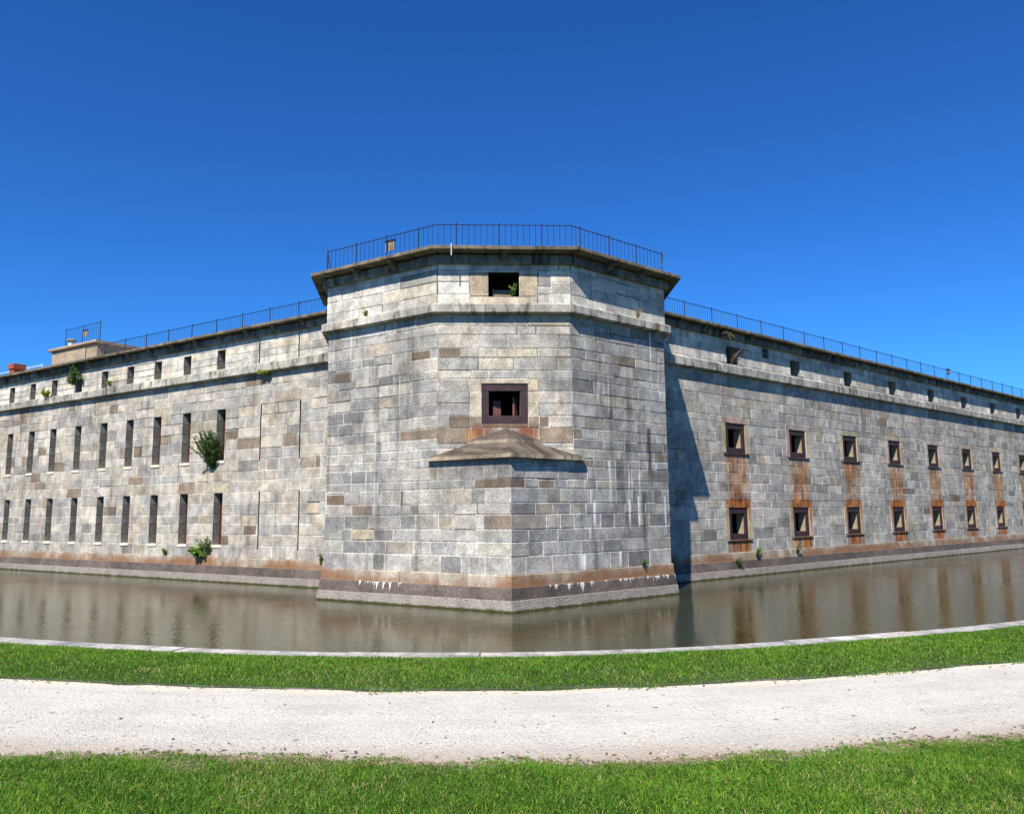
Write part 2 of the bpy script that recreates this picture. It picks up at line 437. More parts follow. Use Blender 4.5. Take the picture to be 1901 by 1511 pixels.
def masonry(fr, mb, srange, zs, holes, kind, wr=(.5, 1.55), prd=0.0, fixed=(), mi=0):
    """random ashlar: srange(z) gives the run of a course; holes are left open; fixed stones are set by hand"""
    hs_ = list(holes) + [f[:4] for f in fixed]
    for z0, z1 in zip(zs[:-1], zs[1:]):
        a, b = srange((z0 + z1) / 2)
        cuts = sorted({a, b} | {min(max(x, a), b) for h in hs_ if h[2] < z1 - 1e-4 and h[3] > z0 + 1e-4 for x in h[:2]})
        segs = []
        for x0, x1 in zip(cuts[:-1], cuts[1:]):
            if x1 - x0 < 1e-4: continue
            xm = (x0 + x1) / 2
            zz = [(z0, z1)]
            for h in hs_:
                if h[0] < xm < h[1]:
                    nz = []
                    for p, q in zz:
                        if h[3] <= p + 1e-4 or h[2] >= q - 1e-4: nz.append((p, q)); continue
                        if h[2] > p + 1e-4: nz.append((p, h[2]))
                        if h[3] < q - 1e-4: nz.append((h[3], q))
                    zz = nz
            segs.append((x0, x1, tuple(zz)))
        merged = []
        for sg in segs:
            if merged and merged[-1][2] == sg[2] and abs(merged[-1][1] - sg[0]) < 1e-6:
                merged[-1] = (merged[-1][0], sg[1], sg[2])
            else: merged.append(sg)
        for x0, x1, zz in merged:
            for p, q in zz: fill(fr, mb, x0, x1, p, q, kind, wr, prd, mi)
    for f in fixed:
        put_block(fr, mb, f[0], f[1], f[2], f[3], f[4], prd + (f[5] if len(f) > 5 else 0.0), mi=mi)

TAN = (.43, .375, .295); TAN2 = (.47, .425, .34); BRN = (.185, .148, .115); BRN2 = (.245, .20, .155)

# ---- openings
left_mid = [15.65, 17.89, 19.95, 22.00, 24.05, 26.23, 28.45, 30.51, 32.65, 34.85, 36.9, 39.0]
left_low = [15.64, 17.86, 19.92, 21.96, 24.01, 26.18, 28.37, 30.40, 32.49, 34.8, 36.9, 39.0]
left_top = [15.71, 17.94, 20.00, 22.07, 24.13, 26.28, 28.52, 30.58, 32.67, 34.9, 36.95, 39.05]
right_cols = [RUST_C + RUST_P * k for k in range(9)]
right_top = [13.91, 18.74, 23.56, 28.31, 33.08, 37.73, 42.31, 46.92, 51.6]
SW = 0.27                                              # half width of a slit

# left curtain
holesL = [(s - SW, s + SW, 4.76, 6.87) for s in left_mid] + [(s - SW, s + SW, 1.41, 3.47) for s in left_low]
chase_mid = [13.24, 11.04]; chase_low = [13.19, 10.99]; chase_top = [13.38, 11.14]
holesL += [(s - .028, s + .028, 4.66, 6.89) for s in chase_mid] + [(s - .028, s + .028, 1.30, 3.48) for s in chase_low]
mb = MB()
zsL = [.93, 1.41, 1.83, 2.25, 2.60, 3.05, 3.47, 3.93, 4.30, 4.76, 5.16, 5.62, 6.0, 6.45, 6.87, 7.28, 7.62, 8.12]
fixL = [(14.55, 15.37, 5.62, 5.98, BRN), (15.0, 16.6, 3.47, 3.88, TAN2), (11.2, 11.95, 5.16, 5.60, BRN2), (14.6, 15.3, 5.2, 5.6, (.41, .39, .36)),
        (13.35, 14.2, 2.25, 2.58, TAN), (13.3, 14.05, 1.83, 2.2, BRN), (14.9, 15.35, 1.41, 1.8, BRN), (9.9, 10.6, 2.62, 3.02, TAN),
        (13.5, 14.6, 6.45, 6.85, TAN2), (19.0, 19.65, 5.62, 5.98, BRN2), (21.0, 21.6, 5.2, 5.6, BRN), (23.0, 23.7, 7.3, 7.6, BRN2), (29.0, 29.8, 5.64, 5.98, BRN)]
masonry(LC, mb, lambda z: (SLc, L_FAR), zsL, holesL, 'left', fixed=fixL)
mb.build('curtain_wall', M['left'], fort)['label'] = 'warm grey ashlar wall with tall narrow slit windows'

# left parapet wall
mb = MB()
holesLT = [(s - .25, s + .25, 8.48, 9.31) for s in left_top] + [(s - .028, s + .028, 8.47, 9.36) for s in chase_top]
masonry(LC, mb, lambda z: (SLc, L_FAR), [8.40, 8.74, 9.02, 9.31, 9.75], holesLT, 'parapet', (.7, 1.7), .06)
mb.build('parapet_wall', M['parapet'], fort)

# right curtain
mb = MB()
holesR = []; fixR = []
for s in right_cols:
    sl_ = s - .03
    holesR += [(s - .68, s + .68, 4.90, 6.11), (sl_ - .66, sl_ + .66, 1.44, 2.70)]
    c1, c2 = [tuple(x * random.uniform(.85, 1.05) for x in TAN) for _ in range(2)]
    fixR += [(s - .96, s - .68, 4.90, 6.11, c1), (s + .68, s + .96, 4.90, 6.11, c2), (s - .96, s + .96, 6.11, 6.38, tuple(x * random.uniform(.8, 1.0) for x in TAN)),
             (sl_ - .94, sl_ - .66, 1.44, 2.70, c2), (sl_ + .66, sl_ + .94, 1.44, 2.70, c1), (sl_ - .94, sl_ + .94, 2.70, 2.98, tuple(x * .75 for x in TAN))]
zsR = [.93, 1.44, 1.86, 2.30, 2.70, 2.98, 3.36, 3.70, 4.12, 4.50, 4.90, 5.32, 5.70, 6.11, 6.38, 6.80, 7.20, 7.62, 8.12]
masonry(RC, mb, lambda z: (SRc, R_FAR), zsR, holesR, 'right', (.5, 1.55), fixed=fixR)
mb.build('curtain_wall', M['right'], fort)['label'] = 'blue grey ashlar wall with two rows of rusty iron framed windows'

mb = MB()
holesRT = [(s - .40, s + .40, 8.57, 9.27) for s in right_top] + [(16.17, 16.63, 9.10, 9.52)]
fixRT = []
for s in right_top:
    for a, b in ((s - .78, s - .40), (s + .40, s + .78)):
        fixRT.append((a, b, 8.57, 8.90, (.52, .51, .48), .012))
masonry(RC, mb, lambda z: (SRc, R_FAR), [8.40, 8.57, 8.90, 9.27, 9.75], holesRT, 'parapet', (.7, 1.8), .06, fixed=fixRT)
mb.build('parapet_wall', M['parapet'], fort)

# bastion
zsB = [.93, 1.42, 1.80, 2.14, 2.55, 2.86, 3.27, 3.52, 3.90, 4.15, 4.43, 4.72, 5.03, 5.38, 5.75, 6.10, 6.47, 6.72, 7.10, 7.38, 7.78, 8.05, 8.42]
mb = MB()
fixLB = [(0.0, 1.15, 3.27, 3.52, BRN), (2.5, 3.9, 4.72, 5.03, BRN2), (5.9, 6.6, 6.72, 7.02, BRN), (6.1, 6.9, 2.86, 3.2, BRN), (2.75, 3.5, 7.10, 7.38, BRN), (4.9, 5.8, 1.82, 2.12, TAN)]
fixRB = [(0.0, .5, 3.27, 3.52, BRN), (1.0, 1.6, 3.27, 3.50, BRN2), (2.38, 2.75, 4.72, 5.03, BRN2), (2.4, 3.2, 3.92, 4.13, BRN2), (4.1, 5.2, 7.10, 7.38, BRN2)]
masonry(LB, mb, lambda z: (0.0 if z < 4.15 else FLs, SL_END), zsB, [], 'bastion', (.4, 1.3), fixed=fixLB)
masonry(RB, mb, lambda z: (0.0 if z < 4.15 else FRs, SR_END), zsB, [], 'bastion', (.4, 1.3), fixed=fixRB, mi=1)
fixF = [(.94, 1.28, 5.38, 6.10, TAN2), (2.63, 2.95, 5.38, 6.10, TAN2), (.94, 1.28, 6.10, 6.47, TAN), (2.63, 2.95, 6.10, 6.47, TAN), (1.28, 2.63, 6.335, 6.47, TAN),
        (.35, .94, 5.03, 5.38, BRN), (.94, 1.28, 5.03, 5.38, BRN2), (2.63, 2.95, 5.03, 5.38, BRN2), (2.95, 3.25, 5.03, 5.38, BRN), (1.28, 2.63, 5.03, 5.145, BRN),
        (.0, .89, 4.57, 5.03, BRN2), (3.0, FW, 4.57, 5.03, BRN2), (.89, 1.3, 4.57, 5.03, (.47, .40, .31)), (2.6, 3.0, 4.57, 5.03, (.47, .40, .31)),
        (1.75, 2.95, 7.10, 7.38, TAN2), (.05, .65, 7.10, 7.38, BRN)]
masonry(FB, mb, lambda z: (0.0, FW), [z for z in zsB if z >= 4.1], [(1.28, 2.63, 5.15, 6.33)], 'front', (.5, 1.5), fixed=fixF, mi=2)
masonry(LFK, mb, lambda z: (0.0, LEN_L), zsB, [], 'bastion', (.5, 1.2))
masonry(RFK, mb, lambda z: (0.0, LEN_R), zsB, [], 'bastion', (.5, 1.2))
mb.build('bastion_wall', [M['bastion'], M['bastionR'], M['bastionF']], fort)

mb = MB()
zsBT = [8.66, 8.99, 9.36, 9.72, 10.02]
def path_corner(o, u1, u2): pass
PRD = .06
masonry(LB, mb, lambda z: (FLs - .02, SL_END + PRD*.47), zsBT, [], 'parapet', (.7, 1.8), PRD)
masonry(RB, mb, lambda z: (FRs - .02, SR_END + PRD*.47), zsBT, [], 'parapet', (.7, 1.8), PRD)
fixFT = [(.94, 1.50, 8.92, 9.66, (.30, .245, .18)), (2.41, 2.95, 8.92, 9.66, (.34, .285, .215)), (.94, 2.95, 8.68, 8.92, (.42, .37, .29)), (.94, 2.95, 9.66, 10.02, (.33, .32, .30)),
         (2.97, 3.35, 9.22, 9.50, (.19, .19, .19))]
masonry(FB, mb, lambda z: (0.0, FW), zsBT, [(1.50, 2.41, 8.92, 9.66)], 'parapet', (.6, 1.4), PRD, fixed=fixFT)
masonry(LFK, mb, lambda z: (-PRD*.47, LEN_L), zsBT, [], 'parapet', (.6, 1.4), PRD)
masonry(RFK, mb, lambda z: (-PRD*.47, LEN_R), zsBT, [], 'parapet', (.6, 1.4), PRD)
mb.build('parapet_wall', M['parapet'], fort)

# ---- sweeps along the wall line (string course, cornice, plinth)
def offset_path(pts, d):
    out = []
    n = len(pts)
    for i, p in enumerate(pts):
        ns = []
        if i > 0:
            e = pts[i] - pts[i-1]; e = e / np.linalg.norm(e); ns.append(np.array([e[1], -e[0], 0]))
        if i < n - 1:
            e = pts[i+1] - pts[i]; e = e / np.linalg.norm(e); ns.append(np.array([e[1], -e[0], 0]))
        if len(ns) == 1: out.append(p + ns[0] * d)
        else:
            m = ns[0] + ns[1]
            out.append(p + m * (d / (m @ ns[0])))
    return out

def sweep(mb, pts, prof, stone=(1.2, 2.0), colf=None, gap=0.006, mi=0, closed=True, jit=0.004):
    """pts run left to right seen from outside; prof is a list of (d, z); cut into stones with fine joints"""
    offs = {d: offset_path(pts, d) for d, z in prof}
    base = 0.0
    for k in range(len(pts) - 1):
        L = float(np.linalg.norm(pts[k+1] - pts[k]))
        cuts = [0.0]
        while cuts[-1] < L - stone[0] * 1.3:
            cuts.append(cuts[-1] + random.uniform(*stone))
        if L - cuts[-1] < stone[0] * 0.5 and len(cuts) > 1: cuts.pop()
        cuts.append(L)
        for a, b in zip(cuts[:-1], cuts[1:]):
            a2 = a + (gap if a > 0 else 0); b2 = b - (gap if b < L else 0)
            col = colf(base + (a + b) / 2)
            jd = random.uniform(-jit, jit); jz = random.uniform(-jit, jit)
            e = (offs[prof[0][0]][k+1] - offs[prof[0][0]][k]); e = e / np.linalg.norm(e); nn = np.array([e[1], -e[0], 0])
            def pt(i, t):
                d, z = prof[i]
                q = offs[d][k] + (offs[d][k+1] - offs[d][k]) * (t / L) + nn * jd
                return (q[0], q[1], z + jz)
            for i in range(len(prof) - 1 if not closed else len(prof)):
                j = (i + 1) % len(prof)
                mb.poly([pt(i, a2), pt(i, b2), pt(j, b2), pt(j, a2)], col,
                        [(base + a2, prof[i][1] - prof[i][0]*.5), (base + b2, prof[i][1] - prof[i][0]*.5), (base + b2, prof[j][1] - prof[j][0]*.5), (base + a2, prof[j][1] - prof[j][0]*.5)], mi)
            if closed:
                mb.poly([pt(i, a2) for i in range(len(prof))], col, [(base + a2 + prof[i][0], prof[i][1]) for i in range(len(prof))], mi)
                mb.poly([pt(i, b2) for i in range(len(prof))][::-1], col, [(base + b2 + prof[i][0], prof[i][1]) for i in range(len(prof))][::-1], mi)
        base += L

bast = [P + uL * SL_END + dL * LEN_L, P + uL * SL_END, FL, FRp, P + uR * SR_END, P + uR * SR_END + dR * LEN_R]
bast_low = [P + uL * SL_END + dL * LEN_L, P + uL * SL_END, P, P + uR * SR_END, P + uR * SR_END + dR * LEN_R]
lcp = [P - nL * OL + uL * L_FAR, P - nL * OL + uL * (SLc + .02)]
rcp = [P - nR * OR + uR * (SRc + .02), P - nR * OR + uR * R_FAR]
def cv(base, lo=.82, hi=1.15):
    def f(s):
        k = random.uniform(lo, hi)
        return tuple(x * k for x in base)
    return f
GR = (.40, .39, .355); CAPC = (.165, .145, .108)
def course(pts, zb, zt):
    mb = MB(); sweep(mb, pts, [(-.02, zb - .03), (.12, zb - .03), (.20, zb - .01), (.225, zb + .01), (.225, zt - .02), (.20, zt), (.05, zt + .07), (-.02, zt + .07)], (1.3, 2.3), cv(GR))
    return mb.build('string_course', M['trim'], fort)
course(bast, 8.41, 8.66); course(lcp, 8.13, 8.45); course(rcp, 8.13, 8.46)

def frame_matrix(fr, s, d, z):
    """local x along the wall (always to the viewer's right), local -y outward, z up"""
    x = -fr.u if fr.flip else fr.u
    o = fr.pt(s, d, z)
    n = fr.n
    return Matrix(((x[0], -n[0], 0, o[0]), (x[1], -n[1], 0, o[1]), (0, 0, 1, o[2]), (0, 0, 0, 1)))

LO = Fr((0, 0, 0), (1, 0, 0), (0, -1, 0))               # local frame for window meshes
def cornice(pts, z, ov=.55, name='cornice'):
    """bed mould, brackets and the projecting cap slab; z is the underside of the slab"""
    mb = MB()
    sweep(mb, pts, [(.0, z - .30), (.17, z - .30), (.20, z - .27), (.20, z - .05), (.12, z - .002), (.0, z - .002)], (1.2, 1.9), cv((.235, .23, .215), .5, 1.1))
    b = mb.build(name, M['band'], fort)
    mb = MB()
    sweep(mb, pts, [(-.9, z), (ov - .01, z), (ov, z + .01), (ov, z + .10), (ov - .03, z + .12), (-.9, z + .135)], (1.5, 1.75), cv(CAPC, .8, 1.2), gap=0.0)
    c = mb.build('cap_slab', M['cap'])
    c.parent = b
    # brackets under the slab joints: one mesh, one object each
    mb = MB(); h = .07
    prof = [(.205, -.25), (ov - .05, -.06), (ov - .05, -.003), (.205, -.003)]
    for i2 in range(4):
        j2 = (i2 + 1) % 4
        LO.quad(mb, [(-h, *prof[i2]), (h, *prof[i2]), (h, *prof[j2]), (-h, *prof[j2])], (.13, .118, .095))  # grimy, with the shade the ribs cast put into the colour
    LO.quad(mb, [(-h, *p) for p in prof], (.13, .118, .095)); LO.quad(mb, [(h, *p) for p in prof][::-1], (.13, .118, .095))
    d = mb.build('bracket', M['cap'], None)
    first = True
    for k in range(len(pts) - 1):
        a, e = pts[k], pts[k+1]
        L = float(np.linalg.norm(e - a)); uu = (e - a) / L; nn = np.array([uu[1], -uu[0], 0])
        fr = Fr(a, uu, nn)
        nb = max(1, int(round(min(L, 48) / 1.62)))
        for i in range(nb + 1):
            t_ = (L - min(L, 48)) + min(L, 48) * i / nb if k == 0 and pts is lcp else min(L, 48) * i / nb
            if i in (0, nb) and len(pts) > 2: continue
            o = d if first else d.copy()
            if not first: COL.objects.link(o)
            first = False
            o.parent = b
            o.matrix_parent_inverse = Matrix.Identity(4)
            o.matrix_basis = frame_matrix(fr, t_, 0, z)
    return b
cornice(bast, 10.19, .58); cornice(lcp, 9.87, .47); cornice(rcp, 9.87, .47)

def plinth(pts, brown='brown'):
    mb = MB()
    sweep(mb, pts, [(-.05, .935), (-.05, .62), (.085, .62), (.075, .64), (.05, .92), (.03, .945)], (1.0, 2.2), cv((.37, .335, .28), .85, 1.1))
    mb.build('plinth_course', M['orange'], fort)
    mb = MB()
    sweep(mb, pts, [(-.05, .615), (-.05, .30), (.145, .30), (.10, .60), (.08, .618)], (1.3, 2.8), cv((.098, .079, .068), .75, 1.2))
    mb.build('plinth_base', M[brown], fort)
    mb = MB()
    sweep(mb, pts, [(-.05, .295), (-.05, -.8), (.27, -.8), (.20, .0), (.165, .285), (.14, .298)], (4, 7), cv((.30, .27, .235), .92, 1.08))
    mb.build('footing', M['footing'], fort)

def brown_mat(drips):
    t = NT('brown_plinth_stone')
    col = t.n('ShaderNodeAttribute', attribute_name='col').outputs['Color']
    tc = t.n('ShaderNodeTexCoord'); ob = tc.outputs['Object']; uv = tc.outputs['UV']
    sx = t.n('ShaderNodeSeparateXYZ'); t.link(uv, sx.inputs[0])
    g = t.noise(ob, 14, 4, 0.65); g3 = t.noise(ob, 1.6, 4, 0.6)
    c = t.mix(1.0, col, t.ramp(g, 0.3, 0.7, 0.7, 1.3), 'MULTIPLY')
    c = t.mix(1.0, c, t.ramp(g3, 0.3, 0.7, 0.7, 1.2), 'MULTIPLY')
    # lime icicles hanging from the joint above: length wanders along the wall
    if drips:
        x1 = t.n('ShaderNodeCombineXYZ'); t.link(sx.outputs[0], x1.inputs[0])
        r1 = t.noise(t.mapping(x1.outputs[0], (4.3, 1, 1), (2.1, 0, 0)), 1.0, 4, 0.8)
        r2 = t.noise(t.mapping(x1.outputs[0], (1.1, 1, 1), (4.3, 0, 0)), 1.0, 2, 0.5)
        u_ = sx.outputs[0]
        gate = t.math('MAXIMUM', t.math('MULTIPLY', t.ramp(u_, 4.9, 5.1), t.ramp(u_, 6.7, 6.4)), t.math('MULTIPLY', t.ramp(u_, 11.4, 12.2), t.ramp(r2, 0.40, 0.55)))
        ln = t.math('MULTIPLY', t.ramp(r1, 0.50, 0.80, 0.0, 0.75, False), gate)
        ragged = t.noise(t.mapping(uv, (14, 5, 1)), 1.0, 3, 0.7)
        dep = t.math('ADD', t.math('SUBTRACT', 0.565, sx.outputs[1]), t.math('MULTIPLY', t.math('SUBTRACT', ragged, 0.5), 0.10))
        msk = t.math('MULTIPLY', t.ramp(t.math('SUBTRACT', ln, dep), 0.0, 0.03), t.math('GREATER_THAN', ln, 0.015))
        c = t.mix(t.math('MULTIPLY', msk, 0.85), c, (0.55, 0.54, 0.50))
    return t.done(c, 0.85, t.bump(g, 0.3, 0.01))
M['brown'] = brown_mat(False); M['brownlime'] = brown_mat(True)
def footing_mat():
    t = NT('rough_footing')
    col = t.n('ShaderNodeAttribute', attribute_name='col').outputs['Color']
    tc = t.n('ShaderNodeTexCoord'); ob = tc.outputs['Object']; uv = tc.outputs['UV']
    vo = t.n('ShaderNodeTexVoronoi'); t.link(ob, vo.inputs['Vector']); vo.inputs['Scale'].default_value = 30
    g = t.noise(ob, 30, 3, 0.7); g3 = t.noise(ob, 3, 4, 0.6)
    c = t.mix(1.0, col, t.ramp(vo.outputs['Distance'], 0.05, 0.6, 1.15, 0.75), 'MULTIPLY')
    c = t.mix(1.0, c, t.ramp(g, 0.3, 0.7, 0.72, 1.25), 'MULTIPLY')
    c = t.mix(1.0, c, t.ramp(g3, 0.3, 0.7, 0.85, 1.12), 'MULTIPLY')
    sx = t.n('ShaderNodeSeparateXYZ'); t.link(ob, sx.inputs[0])
    hz = t.math('ADD', sx.outputs[2], t.math('MULTIPLY', t.math('SUBTRACT', g3, 0.5), 0.10))
    c = t.mix(t.ramp(hz, 0.075, 0.025), c, (0.045, 0.05, 0.016))
    return t.done(c, 0.9, t.bump(vo.outputs['Distance'], 0.7, 0.04))
M['footing'] = footing_mat()
plinth(bast_low, 'brownlime'); plinth(lcp); plinth(rcp)

# ---- stone hood over the prow
mb = MB()
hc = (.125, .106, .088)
def fpt(s, d, z): return FB.pt(s, d, z)
A = LB.pt(2.76, .14, 0); B_ = np.array(P) + (nL + nR) * (.16 / (1 + nL @ nR)); C_ = RB.pt(2.72, .14, 0)
def at(p, z): return (p[0], p[1], z)
zb, zt_ = 4.075, 4.18
T2L = fpt(.89, .0, 4.56); T2R = fpt(3.0, .0, 4.56); T2T = fpt(1.985, .70, 4.56)
EL = fpt(-.22, -.02, zt_ + .02); ER = fpt(FW + .22, -.02, zt_ + .02)
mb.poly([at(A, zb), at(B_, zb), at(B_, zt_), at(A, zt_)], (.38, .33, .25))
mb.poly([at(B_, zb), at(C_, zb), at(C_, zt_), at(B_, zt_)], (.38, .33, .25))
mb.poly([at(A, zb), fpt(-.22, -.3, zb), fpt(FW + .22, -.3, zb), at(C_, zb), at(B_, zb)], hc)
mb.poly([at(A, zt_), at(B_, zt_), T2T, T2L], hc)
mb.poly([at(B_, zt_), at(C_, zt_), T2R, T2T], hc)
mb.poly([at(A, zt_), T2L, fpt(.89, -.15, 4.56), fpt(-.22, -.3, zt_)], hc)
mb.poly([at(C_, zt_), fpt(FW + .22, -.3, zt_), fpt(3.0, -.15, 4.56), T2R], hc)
mb.poly([at(A, zb), at(A, zt_), fpt(-.22, -.3, zt_), fpt(-.22, -.3, zb)], hc)
mb.poly([at(C_, zb), fpt(FW + .22, -.3, zb), fpt(FW + .22, -.3, zt_), at(C_, zt_)], hc)
hood = mb.build('stone_hood', M['hood'], fort)
mb = MB()
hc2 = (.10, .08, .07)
q0 = (fpt(.86, .03, 4.545), fpt(1.985, .745, 4.545), fpt(3.03, .03, 4.545))
q1 = (fpt(.86, .03, 4.645), fpt(1.985, .745, 4.645), fpt(3.03, .03, 4.645))
ap = fpt(1.985, .02, 5.02)
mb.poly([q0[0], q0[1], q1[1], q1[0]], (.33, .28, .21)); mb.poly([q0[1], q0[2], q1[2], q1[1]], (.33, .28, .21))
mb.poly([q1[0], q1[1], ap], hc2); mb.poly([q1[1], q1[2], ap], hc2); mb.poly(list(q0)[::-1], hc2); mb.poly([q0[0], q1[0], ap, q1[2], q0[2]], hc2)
o = mb.build('upper_tier', M['hood'], None); o.parent = hood

# ---- windows: each is a mesh (its reveal) placed in the wall frame, with its own sub-parts
def reveal(name, hw, h, depth, splay=0.0, mats=None, front=0.0, drop=0.0):
    mb = MB()
    b = hw + splay
    q = LO.quad
    m = min(.31, depth)
    q(mb, [(-hw, front, 0), (-hw, -m, 0), (-hw, -m, h), (-hw, front, h)], (1, 1, 1), 0, [(0, 0), (m, 0), (m, h), (0, h)])
    if depth > m: q(mb, [(-hw, -m, 0), (-hw, -depth, 0), (-hw, -depth, h), (-hw, -m, h)], (1, 1, 1), 2, [(m, 0), (depth, 0), (depth, h), (m, h)])
    q(mb, [(b, -depth, -drop), (hw, front, 0), (hw, front, h), (b, -depth, h)], (1, 1, 1), 0, [(depth, 0), (0, 0), (0, h), (depth, h)])
    q(mb, [(-hw, front, 0), (hw, front, 0), (b, -depth, -drop), (-b, -depth, -drop)], (1, 1, 1), 0)
    q(mb, [(-hw, front, h), (hw, front, h), (b, -depth, h), (-b, -depth, h)], (1, 1, 1), 0)
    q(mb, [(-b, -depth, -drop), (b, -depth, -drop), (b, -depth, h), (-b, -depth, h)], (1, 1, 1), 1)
    return mb

def place(src, fr, s, d, z, first):
    o = src
    if not first:
        o = src.copy(); COL.objects.link(o)
        for ch in src.children:
            c = ch.copy(); COL.objects.link(c); c.parent = o
    o.parent = fort
    o.matrix_parent_inverse = Matrix.Translation(-Vector(fort.location))
    o.matrix_basis = frame_matrix(fr, s, d, z)
    return o

# tall slit windows
def make_slit(h, sillw, sillh, name):
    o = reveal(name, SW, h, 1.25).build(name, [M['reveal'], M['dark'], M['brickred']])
    mb = MB()
    LO.box(mb, -sillw, sillw, -.25, .035, -.10, .012, (.62, .58, .48), bev=.008)
    c = mb.build('sill', M['sill']); c.parent = o
    return o
src = make_slit(2.11, .32, .1, 'slit_window')
for i, s in enumerate(left_mid): place(src, LC, s, 0, 4.76, i == 0)
src = make_slit(2.06, .32, .1, 'slit_window')
for i, s in enumerate(left_low): place(src, LC, s, 0, 1.41, i == 0)
src = reveal('loophole', .25, .83, 1.0).build('loophole', [M['reveal'], M['dark'], M['reveal']])
for i, s in enumerate(left_top): place(src, LC, s, .06, 8.48, i == 0)
src = reveal('loophole', .40, .70, 1.0).build('loophole', [M['reveal'], M['dark'], M['reveal']])
for i, s in enumerate(right_top): place(src, RC, s, .06, 8.57, i == 0)
place(reveal('loophole', .23, .42, .5).build('loophole', [M['reveal'], M['dark'], M['reveal']]), RC, 16.40, .06, 9.10, True)
src = reveal('wall_groove', .028, 2.20, .25).build('wall_groove', [M['dark'], M['dark']])
k = 0
for ss, z in ((chase_mid, 4.67), (chase_low, 1.29)):
    for s in ss: place(src, LC, s, 0, z, k == 0); k += 1
src = reveal('wall_groove', .028, .89, .25).build('wall_groove', [M['dark'], M['dark']])
for i, s in enumerate(chase_top): place(src, LC, s, .06, 8.47, i == 0)

# iron framed gun windows
def iron_frame(hw, h, t_side, t_top, t_bot, dfront=-.03, dback=-.09):
    mb = MB()
    B = LO.box
    B(mb, -hw, hw, dback, dfront, 0, t_bot, bev=.008)
    B(mb, -hw, hw, dback, dfront, h - t_top, h, bev=.008)
    B(mb, -hw, -hw + t_side, dback, dfront - .004, t_bot, h - t_top, bev=.008)
    B(mb, hw - t_side, hw, dback, dfront - .004, t_bot, h - t_top, bev=.008)
    # bolt heads
    def bolt(x, z):
        r = .018
        pts = [(x + r * math.cos(a * math.pi / 4), dfront + .012, z + r * math.sin(a * math.pi / 4)) for a in range(8)]
        LO.quad(mb, pts, (1, 1, 1))
        for a in range(8):
            p, q = pts[a], pts[(a + 1) % 8]
            LO.quad(mb, [(p[0], dfront - .006, p[2]), (q[0], dfront - .006, q[2]), q, p], (1, 1, 1))
    for x in (-hw + .08, -hw * .35, hw * .35, hw - .08):
        bolt(x, t_bot * .4); bolt(x, h - t_top * .4)
    for z in (h * .38, h * .62):
        bolt(-hw + t_side * .45, z); bolt(hw - t_side * .45, z)
    return mb

def jamb_reveal(name, hw, h, zlow, t_side, t_top, t_bot):
    """stone throat behind the iron frame"""
    a = hw - t_side
    mb = MB(); q = LO.quad
    z0, z1 = t_bot, h - t_top; d0, d1 = -.085, -.42; b = a
    q(mb, [(-a, d0, z0), (-b, d1, z0), (-b, d1, z1), (-a, d0, z1)], (1, 1, 1), 0, [(0, z0), (1, z0), (1, z1), (0, z1)])
    q(mb, [(b, d1, z0), (a, d0, z0), (a, d0, z1), (b, d1, z1)], (1, 1, 1), 0, [(1, z0), (0, z0), (0, z1), (1, z1)])
    q(mb, [(-a, d0, z0), (a, d0, z0), (b, d1, z0), (-b, d1, z0)], (1, 1, 1), 1)  # sill and head coloured near-black to deepen the throat's shade
    q(mb, [(-a, d0, z1), (a, d0, z1), (b, d1, z1), (-b, d1, z1)], (1, 1, 1), 1)
    # the dark chamber behind the throat is wider than the throat
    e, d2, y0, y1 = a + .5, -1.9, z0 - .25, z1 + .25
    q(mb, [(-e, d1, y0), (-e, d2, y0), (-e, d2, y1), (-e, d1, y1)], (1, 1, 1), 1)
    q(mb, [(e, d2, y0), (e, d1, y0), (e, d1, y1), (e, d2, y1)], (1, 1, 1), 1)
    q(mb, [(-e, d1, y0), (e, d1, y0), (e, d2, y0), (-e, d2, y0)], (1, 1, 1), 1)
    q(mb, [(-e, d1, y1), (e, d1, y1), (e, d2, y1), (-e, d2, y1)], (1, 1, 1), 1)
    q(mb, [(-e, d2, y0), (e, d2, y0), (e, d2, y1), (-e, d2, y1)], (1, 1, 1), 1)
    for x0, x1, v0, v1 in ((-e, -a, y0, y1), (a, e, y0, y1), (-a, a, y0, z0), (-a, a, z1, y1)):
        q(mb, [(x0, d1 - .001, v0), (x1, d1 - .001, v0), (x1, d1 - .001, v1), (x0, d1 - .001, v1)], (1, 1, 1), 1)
    # stone cheeks between wall face and frame
    q(mb, [(-hw, 0, 0), (-hw, -.22, 0), (-hw, -.22, h), (-hw, 0, h)], (1, 1, 1), 0)
    q(mb, [(hw, -.22, 0), (hw, 0, 0), (hw, 0, h), (hw, -.22, h)], (1, 1, 1), 0)
    q(mb, [(-hw, 0, h), (hw, 0, h), (hw, -.22, h), (-hw, -.22, h)], (1, 1, 1), 0)
    q(mb, [(-hw, 0, 0), (hw, 0, 0), (hw, -.22, 0), (-hw, -.22, 0)], (1, 1, 1), 0)
    return mb.build(name, [M['jamb'], M['dark']])
M['jamb'] = plain('tan_jamb_stone', (.32, .255, .165), .9, 5, .25, .3, 0, (.25, .20, .125))

def make_iron_window(hw, h):
    o = jamb_reveal('iron_framed_window', hw, h, 0, .22, .23, .22)
    c = iron_frame(hw, h, .22, .23, .22).build('iron_frame', M['iron']); c.parent = o
    mb = MB(); LO.box(mb, -hw - .20, hw + .20, -.02, .05, -.055, -.02, bev=.004)
    c = mb.build('iron_lip', M['ironlip']); c.parent = o
    return o
src = make_iron_window(.68, 1.21)
for i, s in enumerate(right_cols): place(src, RC, s, 0, 4.90, i == 0)
src = make_iron_window(.66, 1.26)
for i, s in enumerate(right_cols): place(src, RC, s - .03, 0, 1.44, i == 0)
